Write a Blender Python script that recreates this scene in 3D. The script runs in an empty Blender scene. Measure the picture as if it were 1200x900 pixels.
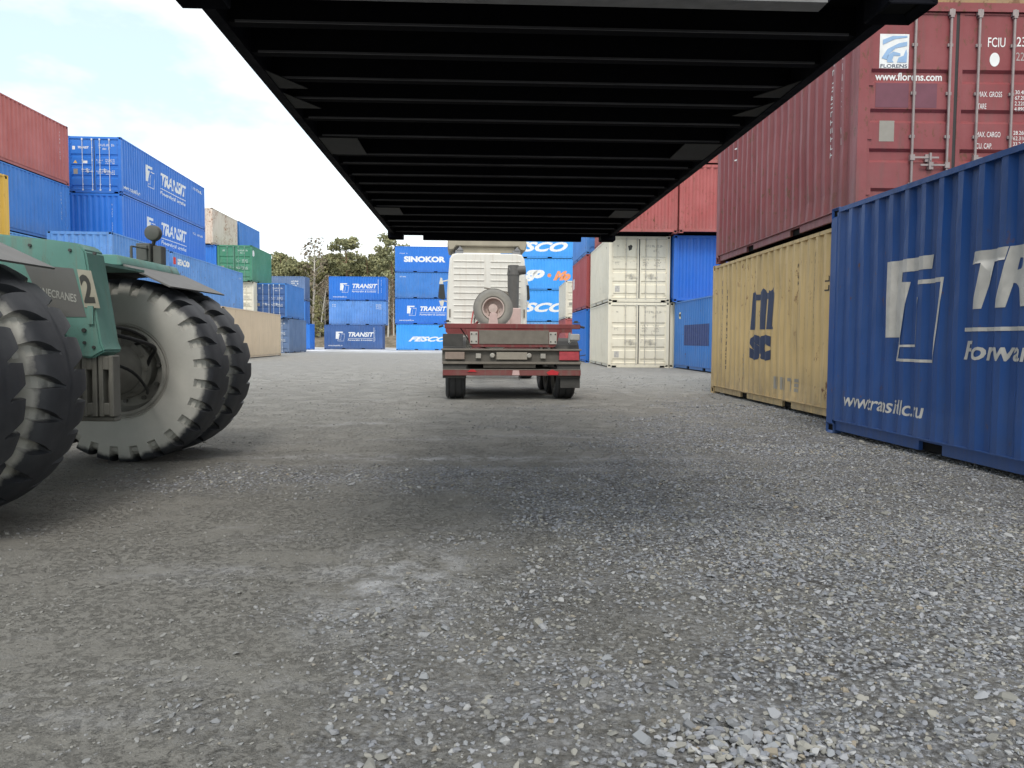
import bpy, bmesh, math, random
import numpy as np
from mathutils import Vector, Matrix, Euler, noise
random.seed(7); np.random.seed(7)
R = math.radians
S = bpy.context.scene
C = S.collection

# ------------------------------------------------------------------ camera
f_px, PITCH, ROLL, CAMZ = 910.98, 0.0560679, 0.00593543, 1.0514
cd = bpy.data.cameras.new('camera'); cam = bpy.data.objects.new('camera', cd); C.objects.link(cam)
cd.sensor_width = 36.0; cd.lens = 36.0 * f_px / 1200.0
cd.clip_start = 0.05; cd.clip_end = 3000
cam.matrix_world = (Matrix.Translation((0, 0, CAMZ)) @ Matrix.Rotation(R(90) - PITCH, 4, 'X') @ Matrix.Rotation(ROLL, 4, 'Z'))
S.camera = cam

# ------------------------------------------------------------------ world: sky with bright broken cloud
SUN_EL, SUN_AZ = 50.0, 184.0          # azimuth clockwise from +Y: hazy sun behind the camera
w = bpy.data.worlds.new('World'); S.world = w; w.use_nodes = True
wn, wl = w.node_tree.nodes, w.node_tree.links
wn.clear()
wo = wn.new('ShaderNodeOutputWorld'); bgn = wn.new('ShaderNodeBackground'); bgc = wn.new('ShaderNodeBackground')
sky = wn.new('ShaderNodeTexSky'); sky.sky_type = 'NISHITA'; sky.sun_disc = False
sky.sun_elevation = R(SUN_EL); sky.sun_rotation = R(SUN_AZ); sky.air_density = 1.0; sky.dust_density = 1.2
tint = wn.new('ShaderNodeMix'); tint.data_type = 'RGBA'; tint.blend_type = 'MULTIPLY'; tint.inputs[0].default_value = 1; tint.inputs[7].default_value = (.80, 1.12, 1.02, 1)
wl.new(sky.outputs[0], tint.inputs[6]); wl.new(tint.outputs[2], bgn.inputs[0]); bgn.inputs[1].default_value = 0.15
bgc.inputs[0].default_value = (1.0, 1.0, 1.0, 1); bgc.inputs[1].default_value = 1.12
tc = wn.new('ShaderNodeTexCoord'); mp = wn.new('ShaderNodeMapping'); mp.inputs['Scale'].default_value = (1.0, 1.0, 2.2)
mp.inputs['Location'].default_value = (2.36, 1.1, 0.31)
nz = wn.new('ShaderNodeTexNoise'); nz.inputs['Scale'].default_value = 1.5; nz.inputs['Detail'].default_value = 7; nz.inputs['Roughness'].default_value = 0.55
cr = wn.new('ShaderNodeValToRGB'); cr.color_ramp.elements[0].position = 0.42; cr.color_ramp.elements[1].position = 0.56
cr.color_ramp.elements[0].color = (0.38, 0.38, 0.38, 1)
ms = wn.new('ShaderNodeMixShader')
wl.new(tc.outputs['Generated'], mp.inputs[0]); wl.new(mp.outputs[0], nz.inputs[0]); wl.new(nz.outputs['Fac'], cr.inputs[0])
wl.new(cr.outputs[0], ms.inputs[0]); wl.new(bgn.outputs[0], ms.inputs[1]); wl.new(bgc.outputs[0], ms.inputs[2])
wl.new(ms.outputs[0], wo.inputs[0])

sd = bpy.data.lights.new('sun', 'SUN'); sun = bpy.data.objects.new('sun', sd); C.objects.link(sun)
sd.energy = 1.25; sd.angle = R(18); sd.color = (1.0, 0.95, 0.87)
az = R(SUN_AZ); el = R(SUN_EL)
sdir = Vector((math.sin(az) * math.cos(el), math.cos(az) * math.cos(el), math.sin(el)))
sun.rotation_euler = sdir.to_track_quat('Z', 'Y').to_euler()
sun.location = (0, 0, 30)

S.view_settings.view_transform = 'Standard'; S.view_settings.look = 'None'
S.view_settings.exposure = 0.5; S.view_settings.gamma = 1.0
S.cycles.max_bounces = 6; S.cycles.diffuse_bounces = 3

# ------------------------------------------------------------------ materials
MATS = {}
def nodemat(name):
    m = bpy.data.materials.new(name); m.use_nodes = True
    n, l = m.node_tree.nodes, m.node_tree.links
    return m, n, l, n['Principled BSDF']
def simple(name, col, rough=.6, metal=0.0, nscale=6, namt=.25, bump=.0):
    if name in MATS: return MATS[name]
    m, n, l, b = nodemat(name)
    t = n.new('ShaderNodeTexCoord'); z = n.new('ShaderNodeTexNoise'); z.inputs['Scale'].default_value = nscale; z.inputs['Detail'].default_value = 6
    l.new(t.outputs['Object'], z.inputs[0])
    mx = n.new('ShaderNodeMix'); mx.data_type = 'RGBA'
    mx.inputs[6].default_value = tuple(c * (1 - namt) for c in col) + (1,)
    mx.inputs[7].default_value = tuple(min(1, c * (1 + namt)) for c in col) + (1,)
    l.new(z.outputs['Fac'], mx.inputs[0]); l.new(mx.outputs[2], b.inputs['Base Color'])
    b.inputs['Roughness'].default_value = rough; b.inputs['Metallic'].default_value = metal
    if bump:
        bp = n.new('ShaderNodeBump'); bp.inputs['Strength'].default_value = bump; bp.inputs['Distance'].default_value = .02
        l.new(z.outputs['Fac'], bp.inputs['Height']); l.new(bp.outputs[0], b.inputs['Normal'])
    if max(col) < .03: b.inputs['Specular IOR Level'].default_value = .1
    MATS[name] = m; return m

def paint(name, col, rust=.12, dirt=.35, fade=.25, rough=.5, dirtcol=(.16, .14, .115), rustcol=(.13, .05, .022)):
    """weathered container paint: faded patches, vertical run-off streaks, rust chips and road dust"""
    key = 'paint_' + name
    if key in MATS: return MATS[key]
    m, n, l, b = nodemat(key)
    g = n.new('ShaderNodeNewGeometry'); t = n.new('ShaderNodeTexCoord')
    def nzn(scale, det, vec, rgh=.55):
        z = n.new('ShaderNodeTexNoise'); z.inputs['Scale'].default_value = scale; z.inputs['Detail'].default_value = det; z.inputs['Roughness'].default_value = rgh
        l.new(vec, z.inputs[0]); return z.outputs['Fac']
    def mapping(sc):
        q = n.new('ShaderNodeMapping'); q.inputs['Scale'].default_value = sc; l.new(g.outputs['Position'], q.inputs[0]); return q.outputs[0]
    def ramp(fac, a, bb, va=0.0, vb=1.0):
        q = n.new('ShaderNodeMapRange'); q.inputs[1].default_value = a; q.inputs[2].default_value = bb
        q.inputs[3].default_value = va; q.inputs[4].default_value = vb; l.new(fac, q.inputs[0]); return q.outputs[0]
    def mix(fac, A, B):
        q = n.new('ShaderNodeMix'); q.data_type = 'RGBA'; l.new(fac, q.inputs[0])
        for i, v in ((6, A), (7, B)):
            if isinstance(v, tuple): q.inputs[i].default_value = tuple(v[:3]) + (1,)
            else: l.new(v, q.inputs[i])
        return q.outputs[2]
    faded = tuple(min(1, c * 1.15 + .05) for c in col)
    c1 = mix(ramp(nzn(.9, 5, mapping((1, 1, 1))), .35, .7, 0, fade * 2), tuple(col), faded)
    streak = nzn(3.0, 6, mapping((3.2, 3.2, .22)), .65)
    c2 = mix(ramp(streak, .52, .75, 0, dirt), c1, dirtcol)
    sepz = n.new('ShaderNodeSeparateXYZ'); l.new(t.outputs['Object'], sepz.inputs[0])
    low = ramp(sepz.outputs['Z'], .75, .05, 0, dirt * .9)
    spk = nzn(5.0, 8, mapping((1, 1, .6)), .7)
    ml = n.new('ShaderNodeMath'); ml.operation = 'MULTIPLY'; l.new(low, ml.inputs[0]); l.new(ramp(spk, .3, .6), ml.inputs[1])
    c3 = mix(ml.outputs[0], c2, dirtcol)
    rs = n.new('ShaderNodeMath'); rs.operation = 'MULTIPLY'
    l.new(ramp(nzn(8.0, 9, mapping((1.3, 1.3, .7)), .72), .66 - rust * .5, .70 - rust * .42), rs.inputs[0])
    l.new(ramp(nzn(.7, 3, mapping((1, 1, 1))), .42, .62), rs.inputs[1])
    c4 = mix(rs.outputs[0], c3, rustcol)
    l.new(c4, b.inputs['Base Color'])
    if name == 'black': b.inputs['Specular IOR Level'].default_value = .08
    rr = ramp(streak, .3, .8, rough - .08, rough + .25); l.new(rr, b.inputs['Roughness'])
    bp = n.new('ShaderNodeBump'); bp.inputs['Strength'].default_value = .5; bp.inputs['Distance'].default_value = .045
    l.new(nzn(1.7, 4, mapping((1, 1, .8))), bp.inputs['Height']); l.new(bp.outputs[0], b.inputs['Normal'])
    MATS[key] = m; return m

def decal(name, col, wear=.3):
    """lettering film with worn-through spots"""
    key = 'decal_' + name
    if key in MATS: return MATS[key]
    m, n, l, b = nodemat(key)
    g = n.new('ShaderNodeNewGeometry'); z = n.new('ShaderNodeTexNoise'); z.inputs['Scale'].default_value = 9; z.inputs['Detail'].default_value = 7
    l.new(g.outputs['Position'], z.inputs[0])
    q = n.new('ShaderNodeMapRange'); q.inputs[1].default_value = .35; q.inputs[2].default_value = .75; q.inputs[4].default_value = wear; l.new(z.outputs['Fac'], q.inputs[0])
    mx = n.new('ShaderNodeMix'); mx.data_type = 'RGBA'; mx.inputs[6].default_value = col + (1,); mx.inputs[7].default_value = tuple(c * .45 for c in col) + (1,)
    l.new(q.outputs[0], mx.inputs[0]); l.new(mx.outputs[2], b.inputs['Base Color']); b.inputs['Roughness'].default_value = .55
    MATS[key] = m; return m

DARK = simple('dark_cavity', (.008, .008, .008), .8)
STEEL = simple('galvanised_steel', (.33, .33, .32), .45, .35, 20, .3)
GASKET = simple('door_gasket', (.035, .032, .032), .8)
P = {
    'navy': paint('navy', (.008, .062, .245), .05, .38, .06, .42, (.07, .08, .09)),
    'transit': paint('transit', (.014, .165, .60), .03, .16, .12, .42),
    'bright_blue': paint('bright_blue', (.005, .115, .50), .02, .12, .08, .4),
    'mid_blue': paint('mid_blue', (.035, .185, .53), .10, .30, .25, .5),
    'faded_blue': paint('faded_blue', (.10, .27, .62), .14, .35, .4, .55),
    'corner_blue': paint('corner_blue', (.055, .23, .62), .10, .25, .3, .55),
    'dull_blue': paint('dull_blue', (.10, .165, .30), .10, .35, .3, .6),
    'door_blue': paint('door_blue', (.04, .11, .30), .08, .25, .2, .5),
    'sky_blue': paint('sky_blue', (.035, .31, .80), .02, .15, .2, .45),
    'light_blue': paint('light_blue', (.14, .38, .72), .1, .3, .3, .5),
    'red': paint('red', (.225, .042, .046), .20, .45, .22, .5, (.13, .10, .09)),
    'oxide': paint('oxide', (.35, .075, .072), .20, .35, .25, .55, (.17, .12, .10)),
    'maroon': paint('maroon', (.36, .062, .062), .06, .2, .25, .5),
    'pinkish': paint('pinkish', (.45, .12, .105), .05, .2, .35, .6),
    'yellow': paint('yellow', (.53, .375, .165), .14, .7, .3, .55, (.19, .155, .12)),
    'bright_yellow': paint('bright_yellow', (.75, .45, .06), .1, .2, .2, .5),
    'cream': paint('cream', (.74, .69, .56), .05, .18, .15, .5, (.33, .28, .2)),
    'greywhite': paint('greywhite', (.56, .55, .51), .02, .12, .2, .5, (.3, .28, .24)),
    'beige': paint('beige', (.66, .52, .36), .06, .2, .2, .55),
    'rusty_white': paint('rusty_white', (.66, .56, .47), .3, .5, .25, .6, (.38, .22, .12), (.33, .13, .05)),
    'reefer': paint('reefer', (.64, .60, .50), .1, .35, .2, .5, (.4, .33, .22)),
    'green': paint('green', (.045, .22, .13), .12, .3, .3, .55, (.2, .2, .16)),
    'ochre': paint('ochre', (.36, .22, .09), .3, .4, .2, .6),
    'black': paint('black', (.0035, .0038, .007), .02, .10, .02, .7, (.014, .014, .014), (.012, .008, .006)),
}
WHITE = decal('white', (.82, .82, .80)); OLDWHITE = decal('old_white', (.60, .585, .55), .35); REDD = decal('red', (.65, .05, .04))
ORANGE = decal('orange', (.85, .32, .13)); NAVYD = decal('dark_blue', (.035, .05, .10)); GREYD = decal('grey', (.30, .28, .24)); FADEDW = decal('faded', (.50, .42, .40), .6)
PALEB = decal('pale_blue', (.30, .46, .68)); BLACKD = decal('black', (.03, .03, .03)); PURPLE = decal('purple', (.165, .05, .075)); CREAMD = decal('pale_grey', (.55, .53, .50))

# ------------------------------------------------------------------ mesh helpers
class MB:
    def __init__(s): s.v, s.f, s.m = [], [], []
    def box(s, x0, x1, y0, y1, z0, z1, mi=0):
        b = len(s.v)
        s.v += [(x0, y0, z0), (x1, y0, z0), (x1, y1, z0), (x0, y1, z0), (x0, y0, z1), (x1, y0, z1), (x1, y1, z1), (x0, y1, z1)]
        for q in ((0, 3, 2, 1), (4, 5, 6, 7), (0, 1, 5, 4), (1, 2, 6, 5), (2, 3, 7, 6), (3, 0, 4, 7)):
            s.f.append(tuple(b + i for i in q)); s.m.append(mi)
        return s
    def quad(s, pts, mi=0):
        b = len(s.v); s.v += [tuple(p) for p in pts]; s.f.append(tuple(range(b, b + len(pts)))); s.m.append(mi); return s
    def prism(s, poly, axis, a0, a1, mi=0):
        """poly of 2D points extruded along axis ('x','y','z')"""
        def mk(p, a):
            return {'x': (a, p[0], p[1]), 'y': (p[0], a, p[1]), 'z': (p[0], p[1], a)}[axis]
        b = len(s.v); k = len(poly)
        s.v += [mk(p, a0) for p in poly] + [mk(p, a1) for p in poly]
        s.f.append(tuple(b + i for i in range(k))); s.f.append(tuple(b + k + i for i in reversed(range(k)))); s.m += [mi, mi]
        for i in range(k):
            j = (i + 1) % k; s.f.append((b + i, b + k + i, b + k + j, b + j)); s.m.append(mi)
        return s
    def tube(s, p0, p1, r0, r1=None, n=10, mi=0, caps=True):
        r1 = r0 if r1 is None else r1
        p0, p1 = Vector(p0), Vector(p1); d = (p1 - p0).normalized()
        u = d.orthogonal().normalized(); v = d.cross(u); b = len(s.v)
        for p, r in ((p0, r0), (p1, r1)):
            for i in range(n):
                a = 2 * math.pi * i / n; s.v.append(tuple(p + (u * math.cos(a) + v * math.sin(a)) * r))
        for i in range(n):
            j = (i + 1) % n; s.f.append((b + i, b + j, b + n + j, b + n + i)); s.m.append(mi)
        if caps:
            s.f.append(tuple(b + i for i in reversed(range(n)))); s.f.append(tuple(b + n + i for i in range(n))); s.m += [mi, mi]
        return s
    def lathe(s, prof, c, axis='y', n=40, mi=0):
        """prof: list of (radius, offset) round axis through c"""
        b = len(s.v); k = len(prof)
        for i in range(n):
            a = 2 * math.pi * i / n
            for r, o in prof:
                x, z = r * math.cos(a), r * math.sin(a)
                s.v.append((c[0] + x, c[1] + o, c[2] + z) if axis == 'y' else ((c[0] + o, c[1] + x, c[2] + z) if axis == 'x' else (c[0] + x, c[1] + z, c[2] + o)))
        for i in range(n):
            j = (i + 1) % n
            for q in range(k - 1):
                s.f.append((b + i * k + q, b + j * k + q, b + j * k + q + 1, b + i * k + q + 1)); s.m.append(mi)
        return s
    def mesh(s, name, smooth=False, fixn=True):
        me = bpy.data.meshes.new(name); me.from_pydata(s.v, [], s.f); me.polygons.foreach_set('material_index', s.m)
        if fixn:
            bm = bmesh.new(); bm.from_mesh(me); bmesh.ops.recalc_face_normals(bm, faces=bm.faces); bm.to_mesh(me); bm.free()
        if smooth: me.polygons.foreach_set('use_smooth', [True] * len(me.polygons))
        me.update(); return me
def link(name, me, mats, parent=None, label=None):
    o = bpy.data.objects.new(name, me); C.objects.link(o)
    mats = mats if isinstance(mats, (list, tuple)) else [mats]
    while len(me.materials) < len(mats): me.materials.append(None)
    for i, m in enumerate(mats):
        if me.materials[i] is None and me.users <= 1: me.materials[i] = m
        o.material_slots[i].link = 'OBJECT'; o.material_slots[i].material = m
    if parent: o.parent = parent
    if label: o['label'] = label
    return o
def tag(o, label=None, cat=None, group=None, kind=None):
    if label: o['label'] = label
    if cat: o['category'] = cat
    if group: o['group'] = group
    if kind: o['kind'] = kind
    return o
def empty(name, loc, rz, label, cat, group=None):
    o = bpy.data.objects.new(name, None); C.objects.link(o); o.location = loc; o.rotation_euler = (0, 0, rz)
    o.empty_display_size = .3
    return tag(o, label, cat, group)

# ------------------------------------------------------------------ shipping containers
W, H = 2.438, 2.591
PROF = [(.0, 0), (.072, 0), (.140, 1), (.210, 1), (.278, 0)]     # one corrugation: crest, slant, trough, slant
EPROF = [(.0, 0), (.060, 0), (.125, 1), (.185, 1), (.250, 0)]
def side_prof(L):
    a, b = .13, L - .13; n = round((b - a - .07) / .278); k = (b - a - .072) / n / .278
    pts = [(a, 0)]
    for i in range(n):
        for s_, d in PROF[1:]: pts.append((a + (i * .278 + s_) * k, d))
    pts.append((b, 0))
    return [(s_, .006 + .036 * d) for s_, d in pts]
def end_prof():
    a, b = .13, W - .13; n = 8; k = (b - a - .06) / n / .25; pts = [(a, 0)]
    for i in range(n):
        for s_, d in EPROF[1:]: pts.append((a + (i * .25 + s_) * k, d))
    pts.append((b, 0))
    return [(s_, .010 + .045 * d) for s_, d in pts]
def door_prof(h=H):
    pts = [(.165, .05)]
    for zc in (.27, .75, 1.23, 1.71):
        pts += [(zc - .085, .05), (zc - .05, .085), (zc + .05, .085), (zc + .085, .05)]
    pts += [(h - .135, .05)]
    return pts
def interp(pts, x):
    if x <= pts[0][0]: return pts[0][1]
    for (a, da), (b, db) in zip(pts, pts[1:]):
        if x <= b: return da + (db - da) * (x - a) / max(1e-9, b - a)
    return pts[-1][1]
def fmap(face, L):
    return {'L': lambda s_, z, d: (-W / 2 + d, L / 2 - s_, z), 'R': lambda s_, z, d: (W / 2 - d, s_ - L / 2, z),
            'N': lambda s_, z, d: (s_ - W / 2, -L / 2 + d, z), 'F': lambda s_, z, d: (W / 2 - s_, L / 2 - d, z)}[face]
CACHE = {}
def cached(key, fn):
    if key not in CACHE: CACHE[key] = fn()
    return CACHE[key]
ROWS = 9
def dent(s_, z, L, h):
    e = max(0, min(1, (s_ - .13) / .3, (L - .13 - s_) / .3)) * max(0, min(1, (z - .158) / .25, (h - .058 - z) / .25))
    v = noise.fractal((s_ * .75 + 3.3, z * .9, L), 1.0, 2.0, 3) * .022 + noise.fractal((s_ * 2.6, z * 2.2 + 5, L), 1.0, 2.0, 2) * .008
    return max(-.004, v) * e
def corr_mesh(face, L, h, vertical_prof, dented=False):
    m = MB(); mp_ = fmap(face, L); z0, z1 = .158, h - .058
    if face in 'NF': z1 = h - .118
    p = vertical_prof
    rows = [z0 + (z1 - z0) * i / ROWS for i in range(ROWS + 1)] if dented else [z0, z1]
    dn = (lambda q, z: dent(q, z, L, h)) if dented else (lambda q, z: 0)
    for c_, d_ in zip(rows, rows[1:]):
        for (a, da), (b, db) in zip(p, p[1:]):
            m.quad([mp_(a, c_, da + dn(a, c_)), mp_(b, c_, db + dn(b, c_)), mp_(b, d_, db + dn(b, d_)), mp_(a, d_, da + dn(a, d_))])
    # closing strips at top and bottom of the corrugation
    for z in (z0, z1):
        for (a, da), (b, db) in zip(p, p[1:]):
            m.quad([mp_(a, z, da), mp_(b, z, db), mp_(b, z, .075), mp_(a, z, .075)])
    return m.mesh('corrugated_wall')
def rail_mesh(face, L, h, pockets=True):
    m = MB(); sx = 1 if face == 'R' else -1
    def bx(x0, x1, y0, y1, z0, z1, mi=0):
        a, b = sorted((sx * x0, sx * x1)); m.box(a, b, y0, y1, z0, z1, mi)
    e = L / 2 - .18; o = W / 2
    segs = [(-e, e)]
    if L < 7 and pockets: segs = [(-e, -1.205), (-.845, .845), (1.205, e)]
    for a, b in segs: bx(o - .075, o - .030, a, b, .042, .150)
    bx(o - .075, o - .002, -e, e, .150, .160)
    if len(segs) > 1:
        for c in (-1.025, 1.025):
            bx(o - .075, o - .030, c - .18, c + .18, .13, .150)
            bx(o - .30, o - .072, c - .18, c + .18, .045, .149, 1)
    return m.mesh('bottom_rail')
def toprail_mesh(face, L, h):
    m = MB(); sx = 1 if face == 'R' else -1
    a, b = sorted((sx * (W / 2 - .06), sx * (W / 2)))
    m.box(a, b, -L / 2 + .17, L / 2 - .17, h - .062, h - .012); return m.mesh('top_rail')
def casting_mesh(cx, cy, cz, sx, sy, sz):
    """cast corner block with oval holes in its three outer faces"""
    bm = bmesh.new()
    bmesh.ops.create_cube(bm, size=1.0)
    for v in bm.verts: v.co = Vector((cx + v.co.x * .162, cy + v.co.y * .178, cz + v.co.z * .118))
    bm.normal_update()
    fs = [f for f in bm.faces if (f.normal.x * sx > .9) or (f.normal.y * sy > .9) or (f.normal.z * sz > .9)]
    for f in fs:
        n = f.normal.copy(); r = bmesh.ops.inset_individual(bm, faces=[f], thickness=.034)
        for v in f.verts: v.co -= n * .03
        f.material_index = 1
    bmesh.ops.bevel(bm, geom=[e for e in bm.edges if e.calc_length() > .11 and not any(f.material_index for f in e.link_faces)][:12], offset=.006, segments=1, affect='EDGES')
    me = bpy.data.meshes.new('corner_casting'); bm.to_mesh(me); bm.free(); return me
def leaf_mesh(which, L, h):
    m = MB(); s0, s1 = ((.115, 1.198) if which == 0 else (1.240, W - .115)); mp_ = fmap('N', L)
    p = door_prof(h)
    for (a, da), (b, db) in zip(p, p[1:]):
        m.quad([mp_(s0 + .05, a, da), mp_(s1 - .05, a, da), mp_(s1 - .05, b, db), mp_(s0 + .05, b, db)])
    y = -L / 2
    for a, b in ((s0, s0 + .052), (s1 - .052, s1)): m.box(a - W / 2, b - W / 2, y + .040, y + .095, .15, h - .125)
    m.box(s0 + .05 - W / 2, s1 - .05 - W / 2, y + .0405, y + .095, .148, .172); m.box(s0 + .05 - W / 2, s1 - .05 - W / 2, y + .0405, y + .095, h - .145, h - .123)
    return m.mesh('door')
def gasket_mesh(L, h):
    m = MB(); y = -L / 2
    m.box(-.022, .022, y + .045, y + .10, .14, h - .115)
    for a, b in ((.095, .117), (W - .117, W - .095)): m.box(a - W / 2, b - W / 2, y + .05, y + .10, .13, h - .115)
    m.box(.1 - W / 2, W / 2 - .1, y + .055, y + .10, h - .126, h - .112); m.box(.1 - W / 2, W / 2 - .1, y + .055, y + .10, .134, .150)
    return m.mesh('gasket')
BARS = (.69, 1.125, 1.475, 1.905)
def bar_mesh(s_, L, h, detail):
    m = MB(); x = s_ - W / 2; y = -L / 2 + .018
    m.tube((x, y, .10), (x, y, h - .085), .0155, n=8 if detail > 1 else 5)
    for z in (.135, h - .125):
        m.box(x - .035, x + .035, y - .012, y + .03, z - .035, z + .035)
    for z in (.40, .98, 1.50, 2.08):
        m.box(x - .032, x + .032, y + .006, y + .034, z - .018, z + .018)
    m.box(x - .022, x + .022, y - .022, y + .02, h - .19, h - .165)
    return m.mesh('locking_bar')
def handle_mesh(s_, dirn, z, L):
    m = MB(); x = s_ - W / 2; y = -L / 2
    m.box(min(x, x + dirn * .33), max(x, x + dirn * .33), y + .002, y + .012, z - .010, z + .012)
    m.box(x - .028, x + .028, y - .004, y + .035, z - .035, z + .035)
    m.box(x + dirn * .20 - .035, x + dirn * .20 + .035, y + .012, y + .045, z - .05, z + .04)
    m.box(x + dirn * .22 - .012, x + dirn * .22 + .012, y - .012, y + .02, z - .055, z + .055)
    return m.mesh('handle')
def hinge_mesh(s_, z, L):
    m = MB(); x = s_ - W / 2; y = -L / 2; sg = 1 if s_ < W / 2 else -1
    m.box(min(x, x + sg * .12), max(x, x + sg * .12), y + .028, y + .040, z - .045, z + .045); m.tube((x, y + .028, z - .07), (x, y + .028, z + .07), .014, n=8)
    return m.mesh('hinge')

def text_bm(txt, w_, h_, shear=0.0, bold=0.0, space=1.0):
    cu = bpy.data.curves.new('t', 'FONT'); cu.body = txt; cu.size = 1; cu.offset = bold; cu.shear = shear; cu.space_character = space
    cu.resolution_u = 3; cu.fill_mode = 'FRONT'
    o = bpy.data.objects.new('t', cu); C.objects.link(o)
    dg = bpy.context.evaluated_depsgraph_get(); me = bpy.data.meshes.new_from_object(o.evaluated_get(dg))
    bpy.data.objects.remove(o); bpy.data.curves.remove(cu)
    bm = bmesh.new(); bm.from_mesh(me); bpy.data.meshes.remove(me)
    xs = [v.co.x for v in bm.verts]; ys = [v.co.y for v in bm.verts]
    x0, x1, y0, y1 = min(xs), max(xs), min(ys), max(ys)
    for v in bm.verts: v.co = Vector(((v.co.x - x0) / (x1 - x0) * w_, (v.co.y - y0) / (y1 - y0) * h_, 0))
    return bm
def poly_bm(polys):
    bm = bmesh.new()
    for p in polys:
        bm.faces.new([bm.verts.new((a, b, 0)) for a, b in p])
    bmesh.ops.triangulate(bm, faces=bm.faces); return bm
def glyph_polys(s0, z0, w_, h_, cols, rows, seed, vertical=False):
    """small worn stencil characters too small to read"""
    r = random.Random(seed); out = []
    cw, ch = w_ / cols, h_ / rows
    for j in range(rows):
        for i in range(cols):
            if r.random() < .12: continue
            x, z = s0 + i * cw, z0 + (rows - 1 - j) * ch; a, b = cw * .72, ch * (.62 if rows > 1 else .9); t = min(a, b) * .26
            segs = [(x, z, t, b), (x + a - t, z, t, b), (x, z + b - t, a, t), (x, z, a, t), (x, z + b / 2 - t / 2, a, t)]
            for (p, q, u, v_) in r.sample(segs, r.choice((2, 3, 3))):
                out.append([(p, q), (p + u, q), (p + u, q + v_), (p, q + v_)])
    return out
def place_bm(bm, s0, z0, face, L, key, h=H, lift=.003, doorend=True, dented=False):
    """wrap flat lettering on to the wall it is painted on, corrugations included"""
    if s0 or z0:
        for v in bm.verts: v.co.x += s0; v.co.y += z0
    xs = [v.co.x for v in bm.verts]; zs = [v.co.y for v in bm.verts]
    if face in 'LR': p = side_prof(L); ax = 0
    elif face == 'N' and doorend: p = door_prof(h); ax = 1
    else: p = end_prof(); ax = 0
    lo, hi = (min(xs), max(xs)) if ax == 0 else (min(zs), max(zs))
    if key != 'flat':
        for a, _ in p:
            if lo < a < hi:
                co = Vector((a, 0, 0)) if ax == 0 else Vector((0, a, 0)); no = Vector((1, 0, 0)) if ax == 0 else Vector((0, 1, 0))
                bmesh.ops.bisect_plane(bm, geom=list(bm.verts) + list(bm.edges) + list(bm.faces), plane_co=co, plane_no=no, dist=1e-6)
    if dented and ax == 0 and face in 'LR' and key != 'flat':
        for i in range(1, ROWS):
            zc = .158 + (h - .058 - .158) * i / ROWS
            if min(zs) < zc < max(zs): bmesh.ops.bisect_plane(bm, geom=list(bm.verts) + list(bm.edges) + list(bm.faces), plane_co=Vector((0, zc, 0)), plane_no=Vector((0, 1, 0)), dist=1e-6)
    mp_ = fmap(face, L)
    for v in bm.verts:
        s_, z = v.co.x, v.co.y; d = interp(p, s_ if ax == 0 else z) if key != 'flat' else p[0][1]
        if dented and face in 'LR': d += dent(s_, z, L, h) - .0015
        v.co = Vector(mp_(s_, z, d - lift))
    bm.normal_update()
    me = bpy.data.meshes.new('lettering'); bm.to_mesh(me); bm.free(); return me

def mark(c, spec):
    """spec: (kind, face, args, material, name)"""
    kind, face, a, mat, name = spec; L, h = c['L'], c['h']; dd = c['detail'] > 1; key = (kind, face, str(a), L, h, c['door'], dd)
    def mk():
        if kind == 'text': bm = text_bm(a[0], a[3], a[4], *(a[5:])); return place_bm(bm, a[1], a[2], face, L, '', h, dented=dd)
        if kind == 'glyph': bm = poly_bm(glyph_polys(*a)); return place_bm(bm, 0, 0, face, L, '', h, dented=dd)
        if kind == 'poly': bm = poly_bm(a); return place_bm(bm, 0, 0, face, L, '', h, dented=dd)
        if kind == 'poly2': bm = poly_bm(a); return place_bm(bm, 0, 0, face, L, '', h, lift=.006, dented=dd)
        if kind == 'flat': bm = poly_bm(a); return place_bm(bm, 0, 0, face, L, 'flat', h, lift=.002)
    o = link(name, cached(key, mk), mat, c['root'])
    if kind == 'glyph': o['kind'] = 'stuff'
    return o
def rect(a, b, c_, d): return [(a, b), (c_, b), (c_, d), (a, d)]
def disc(cx, cz, r, n=20, k=1.0): return [(cx + r * math.cos(2 * math.pi * i / n), cz + k * r * math.sin(2 * math.pi * i / n)) for i in range(n)]

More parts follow.
